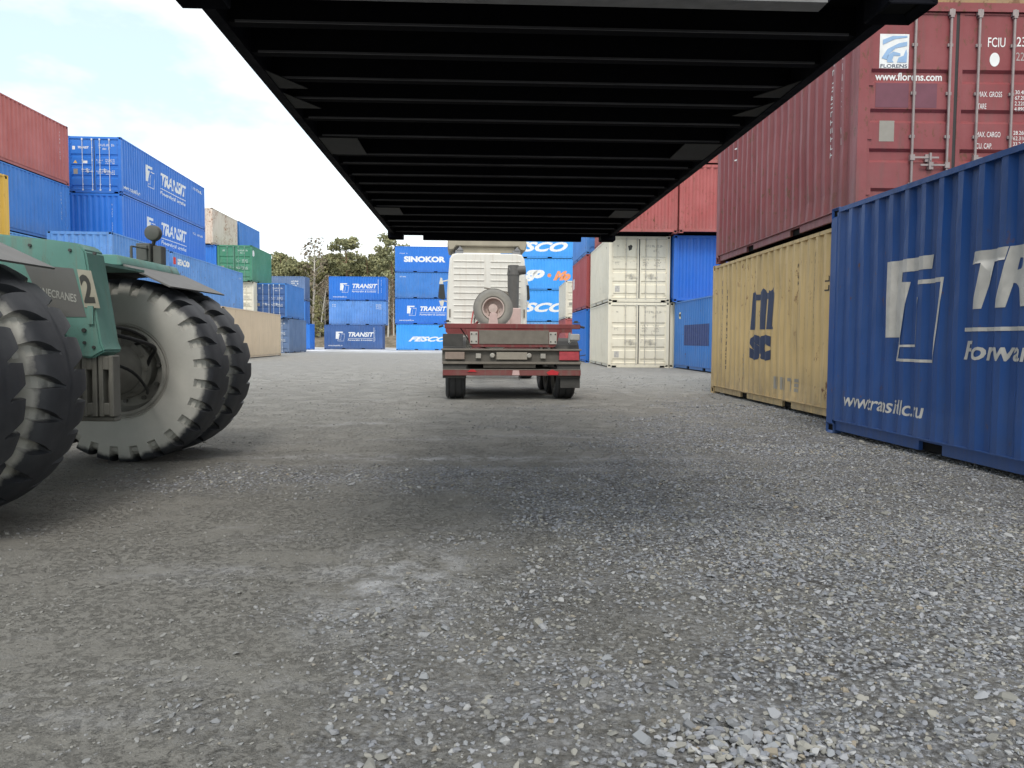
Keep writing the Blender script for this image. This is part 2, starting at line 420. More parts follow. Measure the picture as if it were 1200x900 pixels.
def container(label, p, yaw, tier, col, L=6.058, vside='R', near='door', detail=1, h=H, z=None, marks=(), underside=False, doorcol=None, handle_z=1.07, group='stacked shipping containers', anchor='near', postcol=None, barmat=None):
    """p: the ground point below the near corner on the visible side; the box runs along yaw away from it"""
    a = R(yaw); U = Vector((-math.sin(a), math.cos(a))); V = Vector((math.cos(a), math.sin(a)))
    sv = 1 if vside == 'L' else -1                     # visible left face: box extends to +V
    if anchor == 'far': p = Vector(p) - U * L
    ctr = Vector(p) + U * (L / 2) + V * (sv * W / 2)
    zz = tier * 2.6 if z is None else z
    door = near == 'door'; rot = a if door else a + math.pi
    root = empty('shipping_container', (ctr.x, ctr.y, zz), rot, label, 'container', group)
    pm = P[col]; dm = P[doorcol] if doorcol else pm; po = P[postcol] if postcol else pm
    c = dict(root=root, L=L, h=h, door=door, detail=detail)
    for fc in 'LR':
        link('side_wall', cached(('side', fc, L, h, detail > 1), lambda fc=fc: corr_mesh(fc, L, h, side_prof(L), detail > 1)), pm, root)
        link('bottom_rail', cached(('br', fc, L, h, underside), lambda fc=fc: rail_mesh(fc, L, h, not underside)), [pm, DARK], root)
        link('top_rail', cached(('tr', fc, L, h), lambda fc=fc: toprail_mesh(fc, L, h)), pm, root)
    link('end_wall', cached(('end', L, h), lambda: corr_mesh('F', L, h, end_prof())), pm, root)
    def fr():
        m = MB(); y = L / 2
        m.box(-W / 2 + .12, W / 2 - .12, y - .07, y - .006, *zz_)
        return m.mesh('end_beam')
    zz_ = (.05, .160); link('end_sill', cached(('ef1', L, h), fr), po, root)
    zz_ = (h - .12, h - .012); link('end_header', cached(('ef2', L, h), fr), po, root)
    def dfr():
        m = MB(); y = -L / 2
        m.box(-W / 2 + .10, W / 2 - .10, y + .008, y + .09, .075, .136); m.box(-W / 2 + .35, W / 2 - .35, y + .009, y + .088, .004, .0755)
        return m.mesh('door_sill')
    link('door_sill', cached(('df', L, h), dfr), po, root)
    link('door_header', cached(('dh', L, h), lambda: MB().box(-W / 2 + .10, W / 2 - .10, -L / 2 + .012, -L / 2 + .09, h - .115, h - .010).mesh('door_header')), po, root)
    def roof():
        m = MB(); y0 = -L / 2 + .1; n = int((L - .2) / .3); st = (L - .2) / n
        for i in range(n):
            b = y0 + i * st; m.quad([(-W / 2 + .05, b, h - .03), (W / 2 - .05, b, h - .03), (W / 2 - .05, b + st / 2, h - .012), (-W / 2 + .05, b + st / 2, h - .012)])
            m.quad([(-W / 2 + .05, b + st / 2, h - .012), (W / 2 - .05, b + st / 2, h - .012), (W / 2 - .05, b + st, h - .03), (-W / 2 + .05, b + st, h - .03)])
        return m.mesh('roof')
    link('roof', cached(('roof', L, h), roof), pm, root)
    if not underside:
        def flo():
            m = MB(); m.box(-W / 2 + .08, W / 2 - .08, -L / 2 + .09, L / 2 - .09, .14, .155)
            n = int(L / .45)
            for i in range(n):
                y = -L / 2 + .3 + i * (L - .6) / (n - 1); m.box(-W / 2 + .078, W / 2 - .078, y - .025, y + .025, .045, .139)
            return m.mesh('floor')
        link('floor', cached(('floor', L), flo), P['black'], root)
    for sx in (-1, 1):
        for sy in (-1, 1):
            def po_():
                m = MB(); x0, x1 = sorted((sx * (W / 2 - .125), sx * (W / 2 - .002))); y0, y1 = sorted((sy * (L / 2 - .14), sy * (L / 2 - .003)))
                m.box(x0, x1, y0, y1, .116, h - .116); return m.mesh('corner_post')
            link('corner_post', cached(('post', sx, sy, L, h), po_), po, root)
            for sz in (-1, 1):
                link('corner_casting', cached(('cast', sx, sy, sz, L, h), lambda: casting_mesh(sx * (W / 2 - .079), sy * (L / 2 - .087), .059 if sz < 0 else h - .059, sx, sy, sz)), [po, DARK], root)
    link('gasket', cached(('gask', L, h), lambda: gasket_mesh(L, h)), GASKET, root)
    bmt = barmat or dm
    for wh in (0, 1):
        d = link('door', cached(('leaf', wh, L, h), lambda: leaf_mesh(wh, L, h)), dm, root)
        for s_ in BARS[wh * 2:wh * 2 + 2]:
            link('locking_bar', cached(('bar', s_, L, h, detail), lambda: bar_mesh(s_, L, h, detail)), bmt, d)
        if door or detail > 1:
            for s_, dr in ((BARS[wh * 2], 1), (BARS[wh * 2 + 1], -1)):
                hz = handle_z + (.0 if dr > 0 else -.09)
                link('handle', cached(('han', s_, dr, hz, L), lambda: handle_mesh(s_, dr, hz, L)), bmt, d)
            for zf in (.12, .38, .63, .88):
                s_ = .075 if wh == 0 else W - .075
                link('hinge', cached(('hin', s_, zf, L, h), lambda: hinge_mesh(s_, zf * h, L)), dm, d)
    for mk_ in marks: mark(c, mk_)
    return root, c

def std_transit(face, L=6.058, line2='Forwarding & Logistics', mat=None, www='www.transitllc.ru'):
    mat = mat or WHITE
    k = 1.0 if L < 7 else 1.28; o = 0 if L < 7 else 1.75; ot = 0 if L < 7 else 1.9; hz = 1.15 if L < 7 else 1.15
    def q(pts): return [(o + 1.18 + (a - 1.18) * (1.25 if L > 7 else 1), z * (1.08 if L > 7 else 1)) for a, z in pts]
    F = [(1.21, 1.86), (1.95, 1.86), (1.925, 1.735), (1.485, 1.735), (1.475, 1.64), (1.605, 1.635), (1.44, 1.102), (1.182, 1.102)]
    F1 = [(1.21, 1.86), (1.95, 1.86), (1.925, 1.735), (1.485, 1.735), (1.475, 1.64), (1.46, 1.105), (1.182, 1.102)]
    F2 = [(1.475, 1.642), (1.607, 1.634), (1.487, 1.03), (1.465, 1.03)]
    T = [[(1.757, 1.64), (2.14, 1.64), (2.13, 1.60), (1.757, 1.60)], [(2.115, 1.62), (2.14, 1.64), (2.03, .868), (2.005, .872)],
         [(1.362, .868), (2.03, .868), (2.03, .895), (1.375, .895)], [(1.362, .868), (1.387, .87), (1.455, 1.101), (1.43, 1.101)],
         [(1.487, 1.009), (1.72, 1.011), (1.72, 1.035), (1.487, 1.03)], [(1.70, 1.035), (1.722, 1.03), (1.775, 1.48), (1.755, 1.48)]]
    tw = 2.66 if L < 7 else 3.9
    ts = 2.50 if L < 7 else 5.0
    if L < 7: t = [('TRANSIT', ts, 1.33, tw, .49), (line2, ts - .06, .86, tw - .08, .21), (www, .42, .34, 1.46, .15)]; ul = [rect(ts - .06, 1.15, ts + tw - .1, 1.182)]
    else: t = [('TRANSIT', ts, 1.36, tw, .66), (line2, ts - .05, .80, tw - .15, .26), (www, .3, .27, 1.95, .2)]; ul = [rect(ts - .05, 1.16, ts + tw - .15, 1.20)]
    out = [('poly', face, [q(F1)], mat, 'logo'), ('poly2', face, [q(F2)], mat, 'logo')] + [('poly', face, [q(t_) for t_ in T], mat, 'logo')]
    out += [('text', face, [*t[0], .25, .035, .98], mat, 'lettering'), ('text', face, [*t[1], .2, .02], mat, 'lettering'), ('text', face, [*t[2], .2, .012], mat, 'lettering'), ('poly', face, ul, mat, 'lettering')]
    return out
def idmarks(mat=WHITE, h=H):
    """container number and weight stencils on a door, far off"""
    return [('glyph', 'N', (1.40, h - .43, .75, .11, 9, 1, 3), mat, 'lettering'), ('glyph', 'N', (1.60, h - .60, .35, .09, 4, 1, 5), mat, 'lettering'),
            ('glyph', 'N', (1.30, 1.38, .30, .20, 5, 2, 8), mat, 'lettering'), ('glyph', 'N', (1.72, 1.34, .42, .26, 6, 3, 9), mat, 'lettering'),
            ('glyph', 'N', (1.30, .90, .30, .16, 5, 2, 11), mat, 'lettering'), ('glyph', 'N', (1.72, .86, .42, .22, 6, 3, 12), mat, 'lettering')]
def leftmarks(mat=WHITE, h=H):
    return [('glyph', 'N', (.22, h - .46, .40, .14, 5, 1, 31), mat, 'lettering'), ('flat', 'N', [rect(.25, .88, .46, 1.10)], GREYD, 'plate')]
def vcol(face, s0, z0, w_, h_, n, seed, mat=WHITE): return ('glyph', face, (s0, z0, w_, h_, 1, n, seed), mat, 'lettering')

# --- right-hand row -------------------------------------------------
container('navy blue container with large white transit logo standing on the gravel nearest on the right', (4.079, 3.069), 3.619, 0, 'navy', vside='L', near='wall', detail=2,
          marks=std_transit('R', mat=OLDWHITE, www='www.transitllc.ru'))
mscm = [('poly', 'R', [[(2.38, 1.26), (2.62, 1.26), (2.66, 1.86), (2.42, 1.90)], [(2.77, 1.26), (3.01, 1.26), (3.05, 1.86), (2.81, 1.90)], [(3.16, 1.26), (3.40, 1.26), (3.44, 1.80), (3.20, 1.90)],
                        [(2.42, 1.76), (2.42, 1.90), (2.55, 1.95), (2.66, 1.86), (2.81, 1.86), (2.95, 1.95), (3.05, 1.86), (3.20, 1.86), (3.32, 1.95), (3.44, 1.84), (3.44, 1.76)], [(3.38, 1.26), (3.47, 1.26), (3.45, 1.30), (3.38, 1.31)]], NAVYD, 'logo'),
        ('text', 'R', ['sc', 2.36, .735, .94, .44, .0, .055, 1.0], NAVYD, 'logo')]
mscm += [vcol('R', .63, .55, .09, 1.75, 11, 21, NAVYD), vcol('R', .92, .50, .12, 1.60, 13, 22, BLACKD), vcol('R', 4.15, 1.55, .05, .80, 9, 23, BLACKD), vcol('R', 4.35, 1.9, .05, .35, 4, 27, BLACKD), vcol('R', 5.0, 1.0, .06, 1.35, 14, 24, BLACKD), vcol('R', 5.38, 1.75, .10, .25, 2, 26, BLACKD), vcol('R', 1.9, .45, .05, .5, 6, 28, GREYD)]
mscm += [('glyph', 'R', (3.5, .30, 1.1, .22, 4, 1, 44), GREYD, 'lettering')]
container('yellow container with dark blue msc lettering at the foot of the right stack', (4.28, 10.0), 1.6, 0, 'yellow', vside='L', near='wall', detail=2, marks=mscm)
rb = [('flat', 'N', [rect(.265, 1.80, .625, 2.21)], WHITE, 'sticker'),
      ('text', 'N', ['FLORENS', .28, 1.805, .33, .045, 0, .02], NAVYD, 'lettering'),
      ('text', 'N', ['www.florens.com', .235, 1.665, .83, .095, 0, .022], WHITE, 'lettering'),
      ('text', 'N', ['FCIU', 1.60, 2.07, .215, .115, .0, .005], WHITE, 'lettering'), ('text', 'N', ['2367', 1.955, 2.08, .25, .115, 0, .005], WHITE, 'lettering'),
      ('text', 'N', ['22G1', 1.955, 1.91, .22, .10, 0, .0], FADEDW, 'lettering'), ('poly', 'N', [disc(1.69, 1.92, .062, 20, 1.35)], WHITE, 'sticker'),
      ('text', 'N', ['MAX. GROSS', 1.50, 1.47, .30, .065], WHITE, 'lettering'), ('text', 'N', ['TARE', 1.50, 1.325, .11, .065], WHITE, 'lettering'),
      ('text', 'N', ['MAX. CARGO', 1.50, .985, .30, .065], WHITE, 'lettering'), ('text', 'N', ['CU. CAP.', 1.50, .845, .20, .065], WHITE, 'lettering'),
      ('text', 'N', ['30.480\n67.200\n2.220\n4.890', 1.96, 1.305, .16, .25], WHITE, 'lettering'), ('text', 'N', ['28.260 K\n62.310 L\n33.2 CU.M\n1.173 CU.FT', 1.96, .815, .30, .25], WHITE, 'lettering'),
      ('flat', 'N', [rect(.29, .92, .475, 1.17)], GREYD, 'plate'), ('flat', 'N', [rect(1.19, 1.31, 1.235, 1.36)], WHITE, 'sticker'),
      ('poly', 'N', [rect(.23, 1.33, .64, 1.625), rect(.71, 1.33, .99, 1.625)], PURPLE, 'paint_patch'),
      ('poly2', 'N', [[(.29, 1.92), (.36, 2.03), (.50, 2.10), (.60, 2.12), (.60, 2.07), (.46, 2.04), (.38, 1.97), (.36, 1.90)], [(.36, 1.87), (.36, 1.95), (.43, 2.0), (.52, 1.98), (.52, 1.95), (.44, 1.95), (.42, 1.90), (.44, 1.87)],
                      [(.48, 1.87), (.50, 1.93), (.56, 1.95), (.59, 2.03), (.605, 1.98), (.60, 1.87)]], PALEB, 'logo'), ('poly2', 'N', [[(.30, 2.08), (.45, 2.15), (.60, 2.17), (.60, 2.19), (.42, 2.185), (.30, 2.14)]], PALEB, 'logo'),
      vcol('L', 5.18, .9, .08, 1.4, 13, 41), vcol('L', 5.50, 1.0, .06, 1.35, 10, 42), ('glyph', 'L', (.90, 1.80, .28, .26, 2, 1, 43), WHITE, 'lettering'), ('poly2', 'L', [rect(1.12, 1.76, 1.20, 2.04)], PALEB, 'sticker')]
container('maroon container with grey lock bars and ocean sticker on its doors above the yellow one', (4.20, 9.65), 1.2, 1, 'red', vside='L', near='door', detail=2, marks=rb, handle_z=.72, barmat=simple('dusty_bar', (.30, .25, .24), .5, .2, 12, .3))
container('ochre container at the very top of the right stack, only its lower sill showing', (4.20, 9.78), 1.2, 2, 'ochre', vside='L', near='door', detail=1)

# white stack and what stands behind and above it
wm = [('glyph', 'N', (1.46, 2.16, .70, .10, 9, 1, 51), GREYD, 'lettering'), ('glyph', 'N', (1.75, 1.98, .20, .09, 4, 1, 52), GREYD, 'lettering'), ('glyph', 'N', (1.36, 1.42, .25, .32, 4, 3, 53), GREYD, 'lettering'), ('glyph', 'N', (1.80, 1.42, .25, .30, 4, 3, 54), GREYD, 'lettering'),
      ('glyph', 'N', (.28, 2.18, .14, .06, 3, 1, 55), BLACKD, 'lettering'), ('glyph', 'N', (.25, 1.48, .18, .12, 3, 2, 56), GREYD, 'lettering'), ('flat', 'N', [rect(.26, .40, .45, .64)], CREAMD, 'plate'), ('glyph', 'N', (.27, .41, .17, .22, 4, 4, 57), GREYD, 'plate')]
container('cream double door container on the gravel, lower of the white pair', (3.799, 30.936), 1.127, 0, 'cream', vside='L', detail=2, marks=wm, barmat=simple('white_bar', (.52, .49, .42), .5), group='white double door containers')
container('cream double door container with a black diamond sticker, upper of the white pair', (3.799, 30.936), 1.127, 1, 'cream', vside='L', detail=2, marks=wm + [('flat', 'N', [[(.80, 2.02), (.90, 2.06), (.94, 2.20), (.88, 2.26), (.76, 2.20)]], BLACKD, 'sticker')], barmat=simple('white_bar', (.52, .49, .42), .5), group='white double door containers')
container('red oxide container end wall above the white pair, left of the two red ends', (3.88, 30.1), 1.0, 2, 'oxide', vside='L', near='wall', marks=[vcol('F', 1.83, 1.4, .05, .6, 6, 61)])
container('red oxide container end wall above the bright blue end, right of the two red ends', (6.36, 30.0), 1.0, 2, 'oxide', vside='L', near='wall')
container('red container on the fourth tier peeping over the right red end wall', (6.36, 30.0), 1.0, 3, 'oxide', vside='L', near='wall')
container('bright royal blue container end wall on the second tier right of the white pair', (6.30, 30.6), 1.0, 1, 'bright_blue', vside='L', near='wall', detail=1)
container('cream container of which one corner post shows right of the white pair', (6.28, 31.05), 1.0, 0, 'cream', vside='L', near='wall')
bm_ = [('poly', 'R', [disc(.80, 2.04, .13, 16)], decal('pale_yellow', (.75, .70, .42)), 'sticker'), ('poly2', 'R', [rect(.72, 2.0, .90, 2.10)], BLACKD, 'lettering'), ('poly', 'R', [rect(1.35, .90, 4.6, 1.66)], decal('overpaint', (.045, .075, .22), .5), 'paint_patch')]
container('blue ribbed container with a round yellow sticker and dark repainted patch beside the yellow one', (6.652, 24.722), 2.456, 0, 'mid_blue', vside='L', near='wall', marks=bm_)

# row beyond the white stack
container('blue container on the ground beneath the red one behind the white pair', (3.528, 37.444), 1.861, 0, 'transit', vside='L', near='door')
container('dark red container with white letter on its side behind the white pair', (3.528, 37.444), 1.861, 1, 'maroon', vside='L', near='door', marks=[('text', 'R', ['U', .35, 1.25, .45, .55, 0, .06], WHITE, 'lettering'), ('text', 'L', ['U', .35, 1.2, .5, .6, 0, .06], WHITE, 'lettering')] + idmarks())
container('blue container on the third tier over the dark red one', (3.528, 37.444), 1.861, 2, 'corner_blue', vside='L', near='door')
container('rusty cream refrigerated container end between the truck and the dark red container', (3.67, 54.0), 1.0, 1, 'reefer', vside='L', near='door', marks=leftmarks(GREYD))
container('brown red container on the ground below the small cream one behind the truck', (3.67, 54.0), 1.0, 0, 'oxide', vside='L', near='door')

# side-on stack right of the truck cab (front face towards the yard)
fes = [('text', 'R', ['FESCO', .15, .80, 5.4, .78, .45, .045, 1.0], WHITE, 'lettering')]
for k in range(4):
    col = ('light_blue', 'sky_blue', 'sky_blue', 'sky_blue')[k]
    mk = [(), [('text', 'R', ['FESCO', .15, .80, 5.4, .78, .45, .045, 1.0], WHITE, 'lettering')],
          [('text', 'R', ['go', 1.9, .72, 1.75, .95, .35, .08, .9], WHITE, 'lettering'), ('poly', 'R', [disc(4.03, 1.22, .16, 14)], ORANGE, 'logo'), ('text', 'R', ['Mo', 4.35, .80, 1.45, .78, .45, .08, .9], ORANGE, 'lettering')],
          [('text', 'R', ['FESCO', .15, .55, 5.4, .80, .45, .045, 1.0], WHITE, 'lettering')]][k]
    lab = ['pale blue container at ground level of the side-on stack right of the truck cab', 'sky blue container with white slanted letters, second from the ground right of the cab',
           'sky blue container with white and orange slanted writing right of the truck cab', 'sky blue container with white slanted letters topmost right of the truck cab'][k]
    container(lab, (5.05, 64.5), 91.0, k, col, vside='L', near='wall', marks=mk, group='blue containers stacked side-on behind the truck')

# --- stacks at the far end, side-on -----------------------------------
def sideon(p, items, yaw=93.0):
    for lab, tier, col, mk, dx in items:
        container(lab, (p[0] + dx[0], p[1] + dx[1]), yaw, tier, col, vside='L', near='wall', marks=mk, group='blue containers at the far end of the yard')
sideon((-5.723, 78.603), [
    ('light blue fesco container at ground level left of the truck cab', 0, 'sky_blue', [('text', 'R', ['FESCO', 1.2, .88, 3.9, .50, .5, .045, 1.0], WHITE, 'lettering')], (.15, -.3)),
    ('blue transit container, second from the ground left of the truck cab', 1, 'transit', std_transit('R'), (0, 0)),
    ('plain blue container between the sinokor and transit ones', 2, 'mid_blue', [('glyph', 'R', (.5, 2.1, .6, .12, 5, 1, 71), WHITE, 'lettering')], (0, 0)),
    ('blue sinokor container topmost of the stack left of the truck cab', 3, 'transit', [('text', 'R', ['SINOKOR', .88, 1.02, 4.15, .58, 0, .055, 1.0], WHITE, 'lettering'), ('glyph', 'R', (.35, 1.83, .9, .10, 8, 1, 72), WHITE, 'lettering')], (0, 0))])
sideon((-13.621, 83.985), [
    ('blue transit container at the bottom of the lone three-high stack', 0, 'door_blue', std_transit('R') + [vcol('R', 5.25, .9, .08, 1.2, 8, 73), ('poly', 'R', [rect(5.02 + .13, .8, 5.19, 2.3)], WHITE, 'lettering')], (-.05, -2.0)),
    ('plain faded blue container in the middle of the lone three-high stack', 1, 'faded_blue', [('glyph', 'R', (.35, 1.95, .4, .3, 3, 2, 74), WHITE, 'lettering'), ('glyph', 'R', (5.0, 1.7, .6, .6, 4, 3, 75), WHITE, 'lettering')], (0, 0)),
    ('blue transit container on top of the lone three-high stack', 2, 'transit', std_transit('R') + [vcol('R', 5.55, .9, .08, 1.4, 8, 76), ('poly', 'R', [rect(5.22, .8, 5.26, 2.3)], WHITE, 'lettering')], (0, 0))])
container('dull blue container on the third tier far behind the blue door ends', (-22.3, 84.0), 93.0, 2, 'dull_blue', vside='L', near='wall', marks=[('glyph', 'R', (4.6, 1.5, .8, .7, 4, 3, 77), WHITE, 'lettering')])
container('blue container on the second tier hidden behind the blue door ends', (-22.3, 84.0), 93.0, 1, 'mid_blue', vside='L', near='wall')
container('bright blue container sliver at ground level far behind the grey blue doors', (-20.1, 77.3), 93.0, 0, 'transit', vside='L', near='wall')

# --- left-hand rows ---------------------------------------------------
t4 = idmarks() + [('text', 'N', ['TRANSIT', .48, 2.03, .50, .11, .2, .03], WHITE, 'lettering'), ('poly', 'N', [rect(.24, 1.98, .36, 2.14)], WHITE, 'logo'), ('flat', 'N', [[(.27, 1.36), (.45, 1.36), (.36, 1.50)]], decal('warning_yellow', (.8, .5, .1)), 'sticker'), ('flat', 'N', [rect(.7, 1.36, .9, 1.48)], WHITE, 'sticker'), ('flat', 'N', [rect(.27, .86, .46, 1.10)], GREYD, 'plate')]
rt = [('glyph', 'R', (9.85, 2.10, 1.9, .16, 10, 1, 81), WHITE, 'lettering')]
LW = 12.192
container('blue forty foot transit container with white lock bars, topmost of the left stack', (-18.274, 36.737), 4.251, 3, 'transit', L=LW, vside='R', near='door', detail=2, marks=t4 + std_transit('R', LW) + rt, barmat=simple('pale_bar', (.60, .64, .70), .45), group='forty foot containers on the left')
tt = std_transit('L', LW) + [('glyph', 'L', (9.85, 2.05, 1.9, .14, 10, 1, 82), WHITE, 'lettering'), vcol('F', 1.95, .85, .06, 1.3, 12, 83)]
container('blue forty foot transit container on the third tier behind the work lamp', (-18.274, 36.737), 4.251, 2, 'transit', L=LW, vside='R', near='wall', marks=tt, group='forty foot containers on the left')
container('blue forty foot container with red and white mark low on the left', (-17.0, 49.3), 4.0, 1, 'faded_blue', L=LW, vside='R', near='wall', anchor='far', marks=[('poly', 'L', [rect(.12, 2.0, .60, 2.33)], REDD, 'logo'), ('text', 'L', ['SEACO', .70, 2.0, 1.7, .32, 0, .06], WHITE, 'lettering'), ('glyph', 'L', (11.3, 2.15, .5, .1, 4, 1, 84), WHITE, 'lettering')], group='forty foot containers on the left')
container('faded blue container low on the left beyond the reach stacker deck', (-16.05, 36.6), 4.0, 1, 'faded_blue', L=6.058, vside='R', near='wall', anchor='far', marks=[('glyph', 'L', (2.5, 1.9, 1.4, .3, 3, 1, 85), WHITE, 'lettering')])
container('faded blue container at ground level under the faded blue ones', (-17.0, 49.3), 4.0, 0, 'mid_blue', L=LW, vside='R', near='wall', anchor='far', group='forty foot containers on the left')
container('sandy beige forty foot container on the ground past the big wheels', (-14.63, 49.25), 4.4, 0, 'beige', L=LW, vside='R', near='wall', anchor='far', group='forty foot containers on the left')
rl = [vcol('R', 11.46, 1.0, .07, 1.25, 9, 86), vcol('R', 11.78, .8, .07, 1.3, 7, 87)]
container('pinkish red forty foot container topmost at the left edge', (-19.778, 35.079), 2.196, 3, 'pinkish', L=LW, vside='R', near='door', anchor='far', marks=rl, group='forty foot containers on the left')
container('blue forty foot container under the pinkish red one at the left edge', (-19.778, 35.079), 2.196, 2, 'mid_blue', L=LW, vside='R', near='door', anchor='far', marks=rl, group='forty foot containers on the left')
container('light sky blue container just over the green reach stacker body', (-19.778, 35.079), 2.196, 1, 'light_blue', L=LW, vside='R', near='door', anchor='far', group='forty foot containers on the left')
container('bright yellow container with one edge showing at the left border', (-12.95, 20.2), 3.0, 1, 'bright_yellow', L=6.058, vside='R', near='wall', anchor='far')
container('rust streaked white container on the fourth tier against the sky', (-21.475, 56.098), 3.27, 3, 'rusty_white', vside='R', near='wall')
container('blue ribbed container end left of the green container', (-21.3, 56.3), 3.27, 2, 'transit', vside='R', near='wall')
container('blue container on the fourth tier above the green one', (-21.75, 62.4), 3.27, 3, 'mid_blue', vside='R', near='wall')
container('green container with grey green doors on the third tier', (-18.823, 56.52), 4.34, 2, 'green', vside='R', near='door', detail=1, marks=idmarks() + leftmarks() + [('poly', 'R', [disc(.5, 2.05, .25, 10)], WHITE, 'logo')], barmat=simple('green_bar', (.2, .33, .27), .5))
container('cream container door half hidden under the green container', (-18.823, 56.8), 4.34, 1, 'cream', vside='R', near='door', marks=idmarks(GREYD))
container('blue container with white lock bars and labels on the second tier past the beige one', (-16.773, 58.004), 3.107, 1, 'mid_blue', doorcol='door_blue', vside='R', near='door', marks=idmarks() + leftmarks(), barmat=simple('pale_bar', (.60, .64, .70), .45))
container('dull grey blue container with its door partly behind the beige one', (-16.70, 58.3), 3.107, 0, 'dull_blue', vside='R', near='door', marks=idmarks(), barmat=simple('pale_bar', (.60, .64, .70), .45))

# --- lifted container over the camera -----------------------------------
sroot, sc_ = container('black underside of a lifted container hanging right overhead', (-1.082, 2.439), 2.424, 0, 'black', vside='L', near='door', detail=2, z=2.13, underside=True, group='lifted container')
del sroot['group']
def cross(y0, h_=.10, fl=.045):
    m = MB(); xa, xb = -W / 2 + .072, W / 2 - .072; z0 = .052
    m.box(xa, xb, y0 - .003, y0 + .003, z0 + .005, z0 + h_ - .005); m.box(xa, xb, y0 - .003, y0 + fl, z0, z0 + .0045); m.box(xa + .03, xb - .03, y0 - .008, y0 - .0035, z0 - .001, z0 + .007, 1); m.box(xa, xb, y0 - .003, y0 + fl, z0 + h_ - .0045, z0 + h_)
    return m.mesh('cross_member')
STEELB = simple('worn_black_steel', (.0035, .0036, .005), .9, 0, 25, .5); EDGE = simple('lit_edge', (.055, .055, .06), .5, 0, 4, .9)  # pale lip colour paints the light caught along each flange edge
L0 = 6.058
for D in (2.72, 3.0, 3.29, 3.56, 3.87, 4.2, 4.61, 4.84, 5.17, 5.46, 5.78, 6.1, 6.38, 6.8, 7.16, 7.5, 7.86):
    link('cross_member', cross(D * 1.046 - 2.44 - L0 / 2), [STEELB, EDGE], sroot)
n = 9
for i in range(n):
    m = MB(); xa = -W / 2 + .08; wd = (W - .16) / n
    m.box(xa + i * wd + .002, xa + (i + 1) * wd - .002, -L0 / 2 + .09, L0 / 2 - .09, .154 + .001 * (i % 2), .17); link('floor_board', m.mesh('floor_board'), simple('tarred_plywood', (.003, .003, .004), .95, 0, 8, .4), sroot)
GP = simple('scuffed_plate', (.022, .023, .023), .55, 0, 9, .5)
for sx in (-1, 1):
    for yc in (4.40 * 1.046 - 2.44 - L0 / 2, 6.59 * 1.046 - 2.44 - L0 / 2):
        m = MB(); xa, xb = sorted((sx * (W / 2 - .076), sx * (W / 2 - .29))); m.box(xa, xb, yc - .19, yc + .19, .0455, .0515); link('fork_pocket_plate', m.mesh('fork_pocket_plate'), GP, sroot)
    for yc in (-L0 / 2 + 1.0, -L0 / 2 + 1.3):
        m = MB(); xa = sx * (W / 2 - .074); m.prism([(xa, yc - .12), (xa, yc + .12), (xa - sx * .13, yc + .12)], 'z', .046, .050); link('gusset', m.mesh('gusset'), GP, sroot)
def sill(sy, light):
    m = MB(); y0, y1 = sorted((sy * (L0 / 2 - .004), sy * (L0 / 2 - .075))); m.box(-.85, .86, y0, y1, -.004 + .002, .0765); return m.mesh('sill')
link('sill', sill(-1, 1), simple('scraped_sill', (.15, .15, .15), .5, .1, 14, .5, .2), sroot)
link('sill', sill(1, 0), P['black'], sroot)

